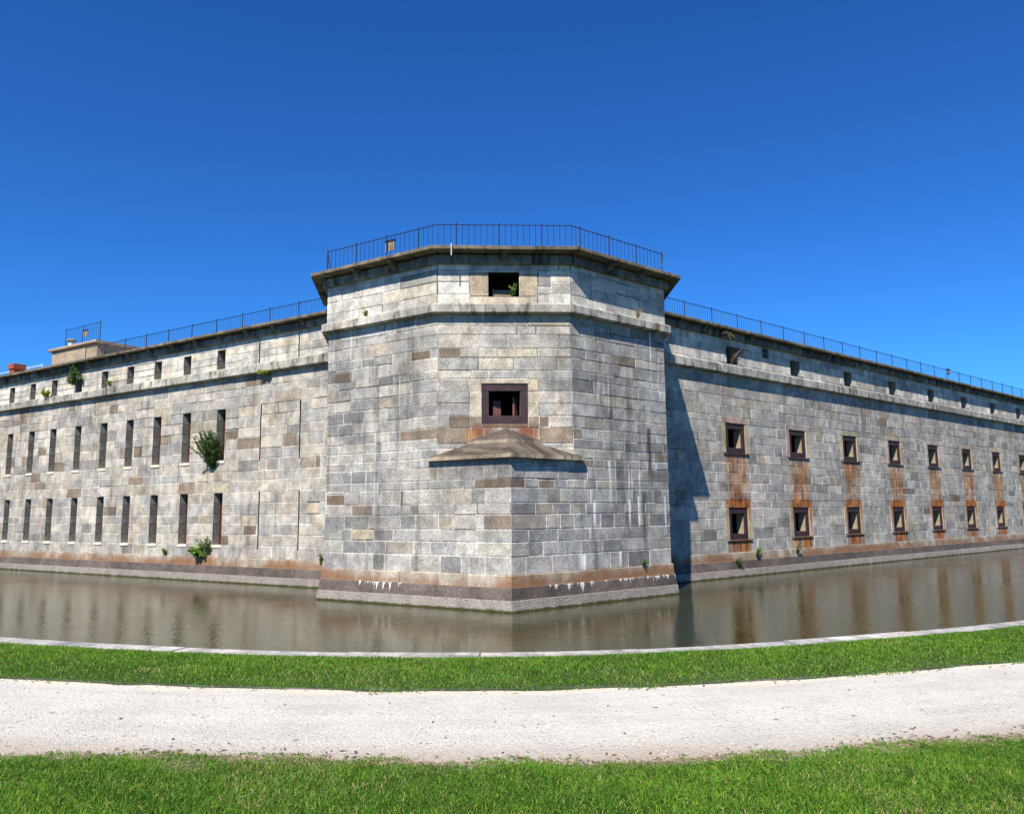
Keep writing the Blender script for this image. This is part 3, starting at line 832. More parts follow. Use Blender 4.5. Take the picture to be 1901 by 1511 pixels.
# the first windows of the upper row show two shutter edges inside
def shutter(win, x, wdt, z0, z1, yaw, dp):
    mb = MB(); LO.box(mb, 0, wdt, -.03, 0, z0, z1, bev=.004)
    o = mb.build('shutter', M['shutter']); o.parent = win
    o.matrix_basis = Matrix.Translation((x, dp, 0)) @ Matrix.Rotation(yaw, 4, 'Z')
    return o

# front bastion window
bw = jamb_reveal('iron_framed_window', .675, 1.18, 0, .215, .22, .235)
c = iron_frame(.675, 1.18, .215, .22, .235).build('iron_frame', M['iron']); c.parent = bw
place(bw, FB, 1.955, 0, 5.15, True)
shutter(bw, -.34, .25, .24, .73, math.radians(12), .35)
shutter(bw, .24, .06, .24, .82, math.radians(-10), .30)
shutter(bw, .30, .20, .24, .80, math.radians(60), .30)

# front parapet window with pale boards standing inside
mb = reveal('loophole', .455, .74, 1.1)
o = mb.build('loophole', [M['dark'], M['dark'], M['dark']])
place(o, FB, 1.955, PRD, 8.92, True)
mb = MB(); LO.box(mb, -.30, .22, -.03, 0, .0, .30, bev=.004); LO.box(mb, -.33, -.28, -.06, -.02, .0, .34)
c = mb.build('blocking_board', M['boardside']); c.parent = o; c.matrix_basis = Matrix.Translation((0, .35, 0))

# ---- roof platforms and the hidden back of the fort
mb = MB()
mb.poly([LC.pt(L_FAR, -14, 9.93), LC.pt(L_FAR, -.85, 9.93), LC.pt(SLc, -.85, 9.93), RC.pt(SRc, -.85, 9.93), RC.pt(R_FAR, -.85, 9.93), RC.pt(R_FAR, -14, 9.93), (6, 60, 9.93)])
mb.build('roof_platform', M['concrete'], fort)
mb = MB()
pz0, pz1 = 9.8, 10.26
inner = offset_path(bast, -.85)
mb.poly([(p[0], p[1], pz1) for p in inner]); 
mb.build('roof_platform', M['concrete'], fort)
mb = MB()
LC.box(mb, L_FAR - .5, L_FAR, -14, -.05, -.5, 9.8); RC.box(mb, R_FAR - .5, R_FAR, -14, -.05, -.5, 9.8)
LC.box(mb, -2, L_FAR - .5, -14.2, -14, -.5, 9.9); RC.box(mb, -2, R_FAR - .5, -14.2, -14, -.5, 9.9)
mb.build('rear_wall', M['concrete'], fort)

# ------------------------------------------------------------------ railings
def bar(mb, a, b, r, n=5):
    a = Vector(a); b = Vector(b); ax = (b - a).normalized()
    t = Vector((0, 0, 1)) if abs(ax.z) < .9 else Vector((1, 0, 0))
    x = ax.cross(t).normalized(); y = ax.cross(x)
    ra = [a + (x * math.cos(k * 2 * math.pi / n) + y * math.sin(k * 2 * math.pi / n)) * r for k in range(n)]
    rb = [p + (b - a) for p in ra]
    for k in range(n):
        l = (k + 1) % n
        mb.poly([ra[k], ra[l], rb[l], rb[k]])
    mb.poly(ra[::-1]); mb.poly(rb)

def railing(name, pts, z, h, spacing, label, pick=.13, mat=None, phase=0.0, braces=(), pr=.007, postr=.02, railr=.014, over=.05, group=None, pickets=True):
    mat = mat or M['rail']
    pts = [np.array(p, float) for p in pts]
    root = empty(name, (pts[0][0], pts[0][1], z), label, 'railing', group)
    segs = [float(np.linalg.norm(b - a)) for a, b in zip(pts[:-1], pts[1:])]
    T = sum(segs)
    def at_(t):
        for a, b, L in zip(pts[:-1], pts[1:], segs):
            if t <= L + 1e-9: return a + (b - a) * (t / L)
            t -= L
        return pts[-1]
    ts = [phase]
    while ts[-1] + spacing < T: ts.append(ts[-1] + spacing)
    if T - ts[-1] > .3: ts.append(T)
    mb = MB()
    for zz, rr in ((z + h, railr), (z + .07, railr)):
        for a, b in zip(pts[:-1], pts[1:]):
            bar(mb, (a[0], a[1], zz), (b[0], b[1], zz), rr)
    mb.build('rail', mat, root)
    for t in ts:
        q = at_(t); mb = MB()
        bar(mb, (q[0], q[1], z - .02), (q[0], q[1], z + h + over + .02), postr, 6)
        mb.build('post', mat, root)
    if pickets:
        for a, b in zip(ts[:-1], ts[1:]):
            mb = MB(); n = max(2, int(round((b - a) / pick)))
            for i in range(1, n):
                q = at_(a + (b - a) * i / n)
                bar(mb, (q[0], q[1], z + .03), (q[0], q[1], z + h + over * .8), pr, 4)
            mb.build('picket_panel', mat, root)
    for a, b in braces:
        mb = MB(); bar(mb, a, b, .02, 5); mb.build('brace', mat, root)
    return root

def lp(fr, s, d): q = fr.pt(s, d, 0); return (q[0], q[1], 0)
zb_ = 10.31
b0 = lp(LB, 6.95, .12); b5 = lp(RB, 6.62, .12)
fl = offset_path(bast, .12)
railing('bastion_railing', [b0, fl[2], fl[3], b5], zb_, .78, 1.27, 'dark iron picket railing along the roof edge of the corner bastion', pick=.185, phase=.0,
        braces=[((b0[0], b0[1], zb_ + .78), (*lp(LB, 6.62, .30)[:2], zb_)), ((b5[0], b5[1], zb_ + .78), (*lp(RB, 6.25, .30)[:2], zb_))])
railing('curtain_railing', [lp(LC, 25.6, .22), lp(LC, SLc + .3, .22)], 9.98, .58, 1.62, 'dark iron picket railing on the roof edge left of the bastion', pick=.14, pr=.0055, group='picket railings on the long walls')
railing('curtain_railing', [lp(RC, SRc + .3, .22), lp(RC, 62, .22)], 9.98, .64, 1.75, 'dark iron picket railing on the roof edge right of the bastion', pick=.15, pr=.0055, group='picket railings on the long walls')
railing('white_railing', [lp(LC, 46, -2.0), lp(LC, 34.0, -2.0)], 9.94, 1.05, 2.1, 'thin white pipe railing behind the red chimney on the far left roof', mat=M['white'], pickets=False, railr=.022)

# ------------------------------------------------------------------ roof furniture
mb = MB()
LC.box(mb, 30.4, 35.0, -12, -3.0, 9.94, 12.0, bev=.03)
emp = empty('concrete_emplacement', LC.pt(32.7, -7, 9.94), 'low tan concrete building standing on the left roof', 'building')
mb.build('wall', M['concrete'], emp)
mb = MB(); LC.box(mb, 30.3, 35.2, -12.2, -2.85, 12.0, 12.16, bev=.03)
mb.build('roof_slab', M['concrete'], emp)
railing('emplacement_railing', [lp(LC, 34.0, -3.2), lp(LC, 30.5, -3.2)], 12.16, 1.05, 1.75, 'short dark picket railing on top of the tan concrete building', pick=.2)
vt = empty('roof_vent', LC.pt(33.3, -3.15, 12.16), 'white stub vent with a wide rusty cap on the concrete building', 'vent')
def lathe(mb, c, prof, n=14, col=(1, 1, 1)):
    for (r0, z0), (r1, z1) in zip(prof[:-1], prof[1:]):
        for k in range(n):
            a0, a1 = k * 2 * math.pi / n, (k + 1) * 2 * math.pi / n
            mb.poly([(c[0] + r0 * math.cos(a0), c[1] + r0 * math.sin(a0), c[2] + z0), (c[0] + r0 * math.cos(a1), c[1] + r0 * math.sin(a1), c[2] + z0),
                     (c[0] + r1 * math.cos(a1), c[1] + r1 * math.sin(a1), c[2] + z1), (c[0] + r1 * math.cos(a0), c[1] + r1 * math.sin(a0), c[2] + z1)], col)
vc = LC.pt(33.3, -3.15, 12.16)
mb = MB(); lathe(mb, vc, [(.15, 0), (.14, .26), (.13, .28)]); mb.build('pipe', M['white'], vt)
mb = MB(); lathe(mb, vc, [(.12, .26), (.27, .33), (.27, .37), (.16, .42), (.001, .44)]); mb.build('cap', M['boardtan'], vt)
ch = empty('brick_chimney', LC.pt(35.67, -1.5, 9.94), 'squat red brown brick chimney on the far left roof', 'chimney')
mb = MB(); LC.box(mb, 35.42, 35.92, -1.75, -1.2, 9.94, 11.05, bev=.01); mb.build('stack', M['brickred'], ch)
mb = MB(); LC.box(mb, 35.36, 35.98, -1.81, -1.14, 10.82, 11.12, bev=.02); mb.build('corbel', M['brickred'], ch)

def sign(loc, fr, wd, hh, label, mat, th=.03, strips=True):
    r = empty('notice_board', loc, label, 'board')
    mb = MB(); f2 = Fr(loc, fr.u, fr.n)
    if strips:
        n = 5
        for i in range(n):
            f2.box(mb, -wd/2 + wd * i / n, -wd/2 + wd * (i + .82) / n, -th, 0, 0, hh * (1 - .08 * (i % 2)))
    else: f2.box(mb, -wd/2, wd/2, -th, 0, 0, hh, bev=.004)
    mb.build('slat_panel', mat, r)
    mb = MB(); f2.box(mb, -wd/2 - .02, wd/2 + .02, -th - .02, .015, hh - .01, hh + .05); mb.build('top_rail', M['rail'], r)
    return r
sign(LB.pt(4.35, .05, 10.66), LB, .36, .30, 'small weathered slatted board on the bastion railing', M['boardtan'])
sign(LC.pt(32.2, -3.3, 12.62), LC, .42, .36, 'small tan board on the railing of the concrete building', M['boardtan'], strips=False)
sign(RC.pt(35.6, .15, 10.42), RC, .40, .28, 'small dark topped board on the right wall railing', M['boardtan'], strips=False)

for fr, s, lab in ((LB, 3.98, 'small grey stone block on the roof edge left of the bastion window'), (RB, 6.78, 'small grey stone block on the right end of the bastion roof edge')):
    mb = MB(); fr.box(mb, s - .20, s + .20, -.15, .22, 10.30, 10.47, (.30, .29, .27), bev=.04)
    tag(mb.build('stone_block', M['trim']), lab, 'stone block')
mb = MB(); pp = FB.pt(.42, .64, 10.0)
bar(mb, (pp[0], pp[1], 9.98), (pp[0], pp[1], 10.33), .02, 8)
bar(mb, (pp[0], pp[1], 10.33), (pp[0] - fn[0] * .5, pp[1] - fn[1] * .5, 10.40), .02, 8)
tag(mb.build('drain_pipe', M['pipe']), 'short pale blue drain pipe hooked over the bastion cornice', 'pipe')

# ------------------------------------------------------------------ plants on the walls
def leaf_mat(name, c1, c2):
    t = NT(name)
    at_ = t.n('ShaderNodeAttribute', attribute_name='col').outputs['Color']
    c = t.mix(1.0, at_, t.mix(t.noise(t.n('ShaderNodeTexCoord').outputs['Object'], 6, 3), c1, c2), 'MULTIPLY')
    t.done(c, 0.6, None, 0.3)
    tr = t.n('ShaderNodeBsdfTranslucent'); t.link(c, tr.inputs['Color'])
    mx = t.n('ShaderNodeMixShader'); mx.inputs[0].default_value = 0.3
    t.link(t.b.outputs[0], mx.inputs[1]); t.link(tr.outputs[0], mx.inputs[2]); t.link(mx.outputs[0], t.out.inputs['Surface'])
    return t.m
M['leaf'] = leaf_mat('wall_leaf', (.105, .185, .04), (.06, .115, .028))
M['leafbright'] = leaf_mat('bright_leaf', (.20, .34, .05), (.12, .24, .035))
M['leafyellow'] = leaf_mat('yellow_leaf', (.42, .44, .06), (.34, .36, .05))
M['dry'] = leaf_mat('dry_straw', (.42, .34, .18), (.30, .23, .12))
M['twig'] = plain('twig', (.16, .115, .08), .9, 12, .4, .2)

def leafblade(mb, p, dirv, ln, wd, col):
    dirv = Vector(dirv).normalized()
    sd = dirv.cross(Vector((random.uniform(-1, 1), random.uniform(-1, 1), random.uniform(-1, 1)))).normalized() * wd * .5
    p = Vector(p); m = p + dirv * ln * .5; e = p + dirv * ln + Vector((0, 0, -ln * .12))
    mb.poly([p, m - sd, e, m + sd], col)

def wall_plant(name, fr, s, d, z, label, cat, stems, leaves, matl, size, spread, droop=0.0, upw=1.0, leaf=(.05, .018), out=.5, lean=0.0):
    base = Vector(fr.pt(s, d, z))
    root = empty(name, base, label, cat)
    tw = MB(); lf = MB()
    U = Vector(fr.u); N = Vector(fr.n)
    for i in range(stems):
        dv = (U * (random.uniform(-1, 1) * spread + lean) + N * random.uniform(.1, 1) * out + Vector((0, 0, upw * random.uniform(.5, 1.1)))).normalized()
        p = base + U * random.uniform(-.05, .05)
        ln = size * random.uniform(.5, 1.05)
        n = 7; pts = [p.copy()]
        for k in range(n):
            dv = (dv + Vector((random.uniform(-.14, .14), random.uniform(-.14, .14), random.uniform(-.1, .1) - droop / n))).normalized()
            p = p + dv * ln / n; pts.append(p.copy())
        for a, b, k in zip(pts[:-1], pts[1:], range(n)):
            bar(tw, a, b, .011 * (1 - k / n) + .003, 4)
            for _ in range(leaves):
                q = a.lerp(b, random.random())
                ld = (dv * .7 + Vector((random.uniform(-1, 1), random.uniform(-1, 1), random.uniform(-.6, .8)))).normalized()
                v = random.uniform(.6, 1.35)
                leafblade(lf, q, ld, random.uniform(.6, 1.4) * leaf[0], leaf[1] * random.uniform(.7, 1.3), (v, v, v))
    if leaves: lf.build('foliage', matl, root)
    tw.build('stems', M['twig'] if leaves else matl, root)
    return root

wall_plant('wall_shrub', LC, 16.0, .02, 4.45, 'green feathery shrub growing from the wall beside a slit window', 'shrub', 52, 30, M['leaf'], 1.55, .36, upw=1.25, leaf=(.10, .028), out=.5, droop=.0)
wall_plant('wall_weed', LC, 16.55, .1, .98, 'bright broad leaved weed growing on the left plinth', 'weed', 9, 8, M['leafbright'], .52, .7, upw=.8, leaf=(.16, .07), out=.8, droop=.7)
wall_plant('wall_weed', LC, 16.05, .06, 1.10, 'pale feathery weed beside the lowest slit window sill', 'weed', 9, 12, M['leaf'], .75, .45, leaf=(.10, .02), out=.4)
wall_plant('hanging_vine', LC, 26.25, .35, 9.82, 'green vine hanging from the cornice over a left loophole', 'vine', 12, 16, M['leaf'], 1.0, .35, upw=-1.0, leaf=(.12, .07), out=.05)
wall_plant('ledge_tuft', LC, 28.9, .22, 8.50, 'yellow green tuft on the left ledge between two loopholes', 'weed', 12, 10, M['leafyellow'], .38, .9, leaf=(.11, .05), out=.6, droop=.4)
wall_plant('ledge_tuft', LC, 12.9, .14, 8.10, 'bright yellow clump under the left ledge near the bastion', 'weed', 10, 10, M['leafyellow'], .26, 1.0, upw=.1, leaf=(.09, .05), out=1.0)
wall_plant('ledge_tuft', LC, 23.4, .2, 8.50, 'tiny green sprig on the left ledge right of the vine', 'weed', 6, 6, M['leafbright'], .28, .4, leaf=(.08, .03))
wall_plant('ledge_tuft', LB, 5.2, .15, 8.70, 'small green tuft on the bastion ledge at its left face', 'weed', 7, 6, M['leafbright'], .2, .8, leaf=(.06, .015))
wall_plant('window_plant', FB, 2.22, -.12, 8.93, 'light green plant growing inside the top bastion window', 'plant', 4, 5, M['leafbright'], .5, .2, leaf=(.08, .045), out=.2)
wall_plant('dry_tuft', RB, 5.2, .15, 8.70, 'straw coloured dry tuft on the right bastion ledge', 'weed', 22, 0, M['dry'], .38, .5, out=.5)
wall_plant('dead_branch', RC, 13.9, .05, 8.62, 'tangle of bare brown branches in a loophole right of the bastion', 'branches', 18, 0, M['twig'], 1.0, .35, out=.25, lean=.18, droop=.3)
wall_plant('dead_branch', RC, 13.2, .35, 9.80, 'dry brown nest of twigs tucked under the right cornice', 'branches', 34, 0, M['twig'], .55, 1.5, upw=-.35, out=.3)
wall_plant('wall_weed', RC, 14.95, .1, .75, 'green weed on the right plinth below the nearest windows', 'weed', 6, 8, M['leafbright'], .4, .6, leaf=(.09, .022), out=.6)
wall_plant('wall_weed', RC, 13.6, .13, .45, 'small olive weed low on the right plinth', 'weed', 6, 8, M['leaf'], .4, .5, leaf=(.08, .02), out=.5)
wall_plant('wall_weed', RC, 18.0, .1, .75, 'dull green weed on the right plinth between two window columns', 'weed', 6, 7, M['leaf'], .4, .5, leaf=(.08, .018), out=.5)
wall_plant('wall_weed', RB, 5.25, .06, .95, 'small dark weed on the right face of the bastion plinth', 'weed', 4, 7, M['leaf'], .22, .4, leaf=(.06, .025), out=.4)
wall_plant('wall_weed', LC, 18.85, .06, .98, 'small bright sprig on the left plinth below the slit windows', 'weed', 6, 7, M['leafbright'], .28, .5, leaf=(.08, .03), out=.4)
wall_plant('wall_weed', LC, 9.7, .06, .80, 'thin dark stalk on the left plinth beside the bastion', 'weed', 4, 7, M['leaf'], .5, .3, leaf=(.08, .02), out=.3)

# ------------------------------------------------------------------ moat edge curve
key = [(-60, 47.5), (-44, 36.8), (-30, 26.2), (-18, 17.9), (-12.2, 14.65), (-8.15, 12.92), (-5.2, 11.9), (-2.33, 11.24), (0, 11.10), (2.3, 11.40), (5.2, 12.30), (8.58, 13.72), (12.5, 16.0), (18, 20.1), (30, 30.2), (44, 42.0), (60, 55.5)]
def catmull(keys, step=.1):
    K = np.array(keys, float); out = []
    for i in range(1, len(K) - 2):
        p0, p1, p2, p3 = K[i-1:i+3]
        n = max(4, int(np.linalg.norm(p2 - p1) / step))
        for k in range(n):
            t = k / n
            out.append(.5 * (2*p1 + (-p0+p2)*t + (2*p0-5*p1+4*p2-p3)*t*t + (-p0+3*p1-3*p2+p3)*t**3))
    out.append(K[-2])
    return np.array(out)
LIP = catmull(key, .12)
# even out and smooth
for _ in range(20):
    LIP[1:-1] = .25 * LIP[:-2] + .5 * LIP[1:-1] + .25 * LIP[2:]
seg = np.linalg.norm(np.diff(LIP, axis=0), axis=1); ARC = np.concatenate([[0], np.cumsum(seg)])
tan_ = np.gradient(LIP, axis=0); tan_ /= np.linalg.norm(tan_, axis=1)[:, None]
NRM = np.stack([tan_[:, 1], -tan_[:, 0]], 1)          # towards the camera side
ARC0 = ARC[np.argmin(np.abs(LIP[:, 0]))]; ARC = ARC - ARC0
def edge_pt(t, off):
    x = np.interp(t, ARC, LIP[:, 0]); y = np.interp(t, ARC, LIP[:, 1])
    nx = np.interp(t, ARC, NRM[:, 0]); ny = np.interp(t, ARC, NRM[:, 1])
    l = np.hypot(nx, ny)
    return x + nx / l * off, y + ny / l * off

def wob(t, seed, amp, fr):
    r = np.random.default_rng(seed); s = 0
    for k in range(6):
        s = s + np.sin(t * fr * (1.7 ** k) + r.uniform(0, 6.28)) * (.6 ** k)
    return s * amp * .45
def gi_edge(t): return .50 + wob(t, 1, .05, 1.3) + .012 * np.clip(-t, 0, 12)
def p_edge(t): return 2.88 + wob(t, 2, .04, 1.1) + wob(t, 12, .04, 5.0)
def q_edge(t): return 5.17 + wob(t, 3, .17, 1.3) + wob(t, 13, .07, 6.0)
Z_LIP = .72
def ground_z(off, t):
    z = np.interp(off, [.4, .9, 2.0, 2.9, 5.2, 6.0, 9, 14, 60], [.70, .79, .85, .845, .845, .87, .87, .85, .8])
    return z
def sheet(name, offs, mat, t0, t1, step, dz=0.0, noise=0.0, kind='structure', label=None):
    ts = np.arange(t0, t1 + step * .5, step)
    O = offs(ts)                                        # (rows, len(ts))
    X, Y = edge_pt(ts[None, :].repeat(O.shape[0], 0), O)
    Z = ground_z(O, ts) + dz
    if noise:
        Z = Z + noise * (np.sin(X * 7.1 + Y * 3.3) + np.sin(X * 3.7 - Y * 5.9 + 1) + np.sin(X * 13 + 2) * .4) * .4
    r, c = O.shape
    V = np.stack([X, Y, Z], -1).reshape(-1, 3)
    idx = np.arange(r * c).reshape(r, c)
    Fc = np.stack([idx[:-1, :-1], idx[:-1, 1:], idx[1:, 1:], idx[1:, :-1]], -1).reshape(-1, 4)
    me = bpy.data.meshes.new(name); me.from_pydata(V.tolist(), [], Fc.tolist())
    u = me.uv_layers.new(name='UVMap')
    uvv = np.stack([np.broadcast_to(ts, O.shape), O], -1).reshape(-1, 2)
    u.data.foreach_set('uv', uvv[Fc.ravel()].astype(np.float32).ravel())
    me.materials.append(mat)
    me.polygons.foreach_set('use_smooth', [True] * len(me.polygons))
    o = bpy.data.objects.new(name, me); COL.objects.link(o)
    tag(o, label, None, None, kind)
    return o

def soil_mat():
    t = NT('lawn_soil')
    tc = t.n('ShaderNodeTexCoord'); ob = tc.outputs['Object']
    sx = t.n('ShaderNodeSeparateXYZ'); t.link(tc.outputs['UV'], sx.inputs[0])
    n1 = t.noise(ob, 2.2, 5, .65); n2 = t.noise(ob, 28, 4, .7)
    g = t.mix(t.ramp(n1, .35, .65), (.028, .055, .010), (.045, .070, .014))
    br = t.mix(t.ramp(n2, .35, .65), (.16, .115, .075), (.30, .24, .18))
    ed = t.math('ABSOLUTE', t.math('SUBTRACT', sx.outputs[1], 5.15))
    f = t.ramp(t.math('ADD', ed, t.math('MULTIPLY', t.math('SUBTRACT', n1, .5), .5)), .42, .10)
    c = t.mix(f, g, br)
    c = t.mix(1.0, c, t.ramp(n2, .3, .7, .6, 1.35), 'MULTIPLY')
    return t.done(c, .95, t.bump(n2, .6, .03))
M['soil'] = soil_mat()
def path_mat():
    t = NT('crushed_shell_path')
    tc = t.n('ShaderNodeTexCoord'); ob = tc.outputs['Object']
    sx = t.n('ShaderNodeSeparateXYZ'); t.link(tc.outputs['UV'], sx.inputs[0])
    vo = t.n('ShaderNodeTexVoronoi'); t.link(ob, vo.inputs['Vector']); vo.inputs['Scale'].default_value = 55
    vo2 = t.n('ShaderNodeTexVoronoi'); t.link(ob, vo2.inputs['Vector']); vo2.inputs['Scale'].default_value = 24
    n1 = t.noise(ob, 1.3, 5, .6); n2 = t.noise(ob, 90, 3, .7); n3 = t.noise(t.mapping(tc.outputs['UV'], (.35, 4, 1)), 1.0, 4, .6)
    c = t.mix(t.ramp(n1, .35, .65), (.395, .38, .345), (.455, .44, .40))
    c = t.mix(t.ramp(n3, .42, .62, 0, .5), c, (.485, .475, .44))
    hs_ = t.n('ShaderNodeSeparateXYZ'); t.link(vo.outputs['Color'], hs_.inputs[0])
    c = t.mix(1.0, c, t.ramp(hs_.outputs[0], .0, 1.0, .86, 1.08, False), 'MULTIPLY')
    c = t.mix(1.0, c, t.ramp(n2, .3, .7, .82, 1.12), 'MULTIPLY')
    # coarser, pinker and dirtier towards the near edge
    e = t.math('ADD', sx.outputs[1], t.math('MULTIPLY', t.math('SUBTRACT', n1, .5), .7))
    c = t.mix(t.ramp(e, 4.3, 5.2, 0, .75), c, t.mix(1.0, c, (.87, .83, .775), 'MULTIPLY'))
    c = t.mix(t.math('MULTIPLY', t.ramp(e, 4.75, 5.3), t.ramp(n2, .42, .55)), c, (.25, .18, .13))
    c = t.mix(t.ramp(e, 3.08, 2.9, 0, .5), c, (.58, .50, .36))
    d = t.math('ADD', t.math('MULTIPLY', vo.outputs['Distance'], -1.0), t.math('MULTIPLY', vo2.outputs['Distance'], -.8))
    nb = t.bump(d, .5, .012)
    return t.done(c, .95, nb, .1)
M['path'] = path_mat()

lin = lambda a, b, n: np.linspace(a, b, n)[:, None]
sheet('lawn_strip', lambda ts: gi_edge(ts)[None, :] * (1 - lin(0, 1, 10)) + p_edge(ts)[None, :] * lin(0, 1, 10), M['soil'], -60, 60, .25, 0, .006)
sheet('path', lambda ts: 2.7 + 0 * ts[None, :] + lin(0, 2.9, 24), M['path'], -60, 60, .2, -.006, .004)
sheet('lawn', lambda ts: np.concatenate([q_edge(ts)[None, :] * (1 - lin(0, 1, 12)) + 9.0 * lin(0, 1, 12), 0 * ts[None, :] + np.array([12., 18, 40, 60])[:, None]]), M['soil'], -30, 30, .25, 0.004, .012)
# wide ground sheet out to the horizon, under everything
mb = MB(); mb.poly([(-3000, -3000, -1.2), (3000, -3000, -1.2), (3000, 3000, -1.2), (-3000, 3000, -1.2)])
tag(mb.build('ground', M['soil']), None, None, None, 'structure')

# moat wall: coping stones along the edge
mw = empty('moat_wall', (0, 11.3, 0), 'low curved grey granite moat wall with a flat coping edged by grass', 'wall')
def coping_mat():
    return stone_mat('coping_granite', streak=0.5, speck=0.8, grime=.5)
M['coping'] = coping_mat()
def strip_solid(mb, t0, t1, prof, col, n=8, gap=.010):
    ts = np.linspace(t0 + gap, t1 - gap, n)
    for a, b in zip(ts[:-1], ts[1:]):
        for i in range(len(prof)):
            j = (i + 1) % len(prof)
            pa = edge_pt(a, prof[i][0]); pb = edge_pt(b, prof[i][0]); pc = edge_pt(b, prof[j][0]); pd = edge_pt(a, prof[j][0])
            mb.poly([(*pa, prof[i][1]), (*pb, prof[i][1]), (*pc, prof[j][1]), (*pd, prof[j][1])], col, [(a, prof[i][0]), (b, prof[i][0]), (b, prof[j][0]), (a, prof[j][0])])
    for t in (ts[0], ts[-1]):
        mb.poly([(*edge_pt(t, p[0]), p[1]) for p in prof], col)
t = -22.0
while t < 22:
    L = random.uniform(1.5, 2.6); mb = MB(); k = random.uniform(.74, 1.12); dz = random.uniform(-.006, .006)
    strip_solid(mb, t, t + L, [(.62, .45), (.62, Z_LIP + dz), (.02, Z_LIP + dz), (-.0, Z_LIP - .02 + dz), (-.0, .45)], (.39 * k, .39 * k, .39 * k))
    mb.build('coping_stone', M['coping'], mw); t += L
mb = MB(); strip_solid(mb, -58, 58, [(.60, -1.0), (.60, .448), (.03, .448), (.03, -1.0)], (.30, .29, .27), 120); mb.build('wall_face', M['coping'], mw)
mb = MB(); strip_solid(mb, -58, -22, [(.62, .45), (.62, Z_LIP), (.0, Z_LIP), (-.0, .45)], (.33, .33, .33), 60); strip_solid(mb, 22, 58, [(.62, .45), (.62, Z_LIP), (.0, Z_LIP), (-.0, .45)], (.33, .33, .33), 60)
mb.build('far_coping', M['coping'], mw)
# dark edging strip between grass and path
mb = MB(); strip_solid(mb, -14, 16, [(2.838, .80), (2.838, .853), (2.848, .853), (2.848, .80)], (1, 1, 1), 160)
tag(mb.build('path_edging', M['edge']), 'thin dark metal edging strip between the grass verge and the white path', 'edging')

# ------------------------------------------------------------------ water
def water_mat():
    t = NT('moat_water')
    ob = t.n('ShaderNodeTexCoord').outputs['Object']
    n1 = t.noise(t.mapping(ob, (1, 1, 1)), 5.5, 4, .6, .4)
    n2 = t.noise(ob, 1.2, 3, .5)
    n3 = t.noise(ob, .18, 3, .5)
    murk = t.mix(t.ramp(n3, .3, .7), (.028, .029, .008), (.036, .036, .011))
    t.b.inputs['IOR'].default_value = 1.333
    h = t.math('ADD', t.math('MULTIPLY', n1, t.ramp(n3, .36, .64, .6, 1.6)), t.math('MULTIPLY', n2, .8))
    nb = t.bump(h, .13, .05)
    t.b.inputs['Specular Tint'].default_value = (.83, .81, .57, 1)
    m = t.done(murk, .06, nb, .5)
    return m
M['water'] = water_mat()
mb = MB(); mb.poly([(-110, 5, 0), (110, 5, 0), (110, 110, 0), (-110, 110, 0)])
# keep the water on the fort side of the moat wall
xs = np.linspace(-58, 58, 200); wx, wy = edge_pt(xs, .3)
mb = MB()
for i in range(len(xs) - 1):
    mb.poly([(wx[i], wy[i], 0), (wx[i+1], wy[i+1], 0), (wx[i+1] * 1.2, 90, 0), (wx[i] * 1.2, 90, 0)])
tag(mb.build('moat_water', M['water']), None, None, None, 'structure')

# ------------------------------------------------------------------ grass blades
def grass_mat():
    t = NT('grass_blades')
    at_ = t.n('ShaderNodeAttribute', attribute_name='col').outputs['Color']
    t.done(at_, .7, None, .08)
    tr = t.n('ShaderNodeBsdfTranslucent'); t.link(at_, tr.inputs['Color'])
    mx = t.n('ShaderNodeMixShader'); mx.inputs[0].default_value = .35
    t.link(t.b.outputs[0], mx.inputs[1]); t.link(tr.outputs[0], mx.inputs[2]); t.link(mx.outputs[0], t.out.inputs['Surface'])
    return t.m
M['grass'] = grass_mat()
def vnoise(x, y, sc, seed):
    r = np.random.default_rng(seed); s = np.zeros_like(x)
    for k in range(5):
        a = r.uniform(0, 6.28); f = sc * 1.6 ** k
        s += np.sin((x * np.cos(a) + y * np.sin(a)) * f + r.uniform(0, 6.28)) * np.sin((-x * np.sin(a) + y * np.cos(a)) * f * 1.1 + r.uniform(0, 6.28)) * .75 ** k
    return s / 2.2
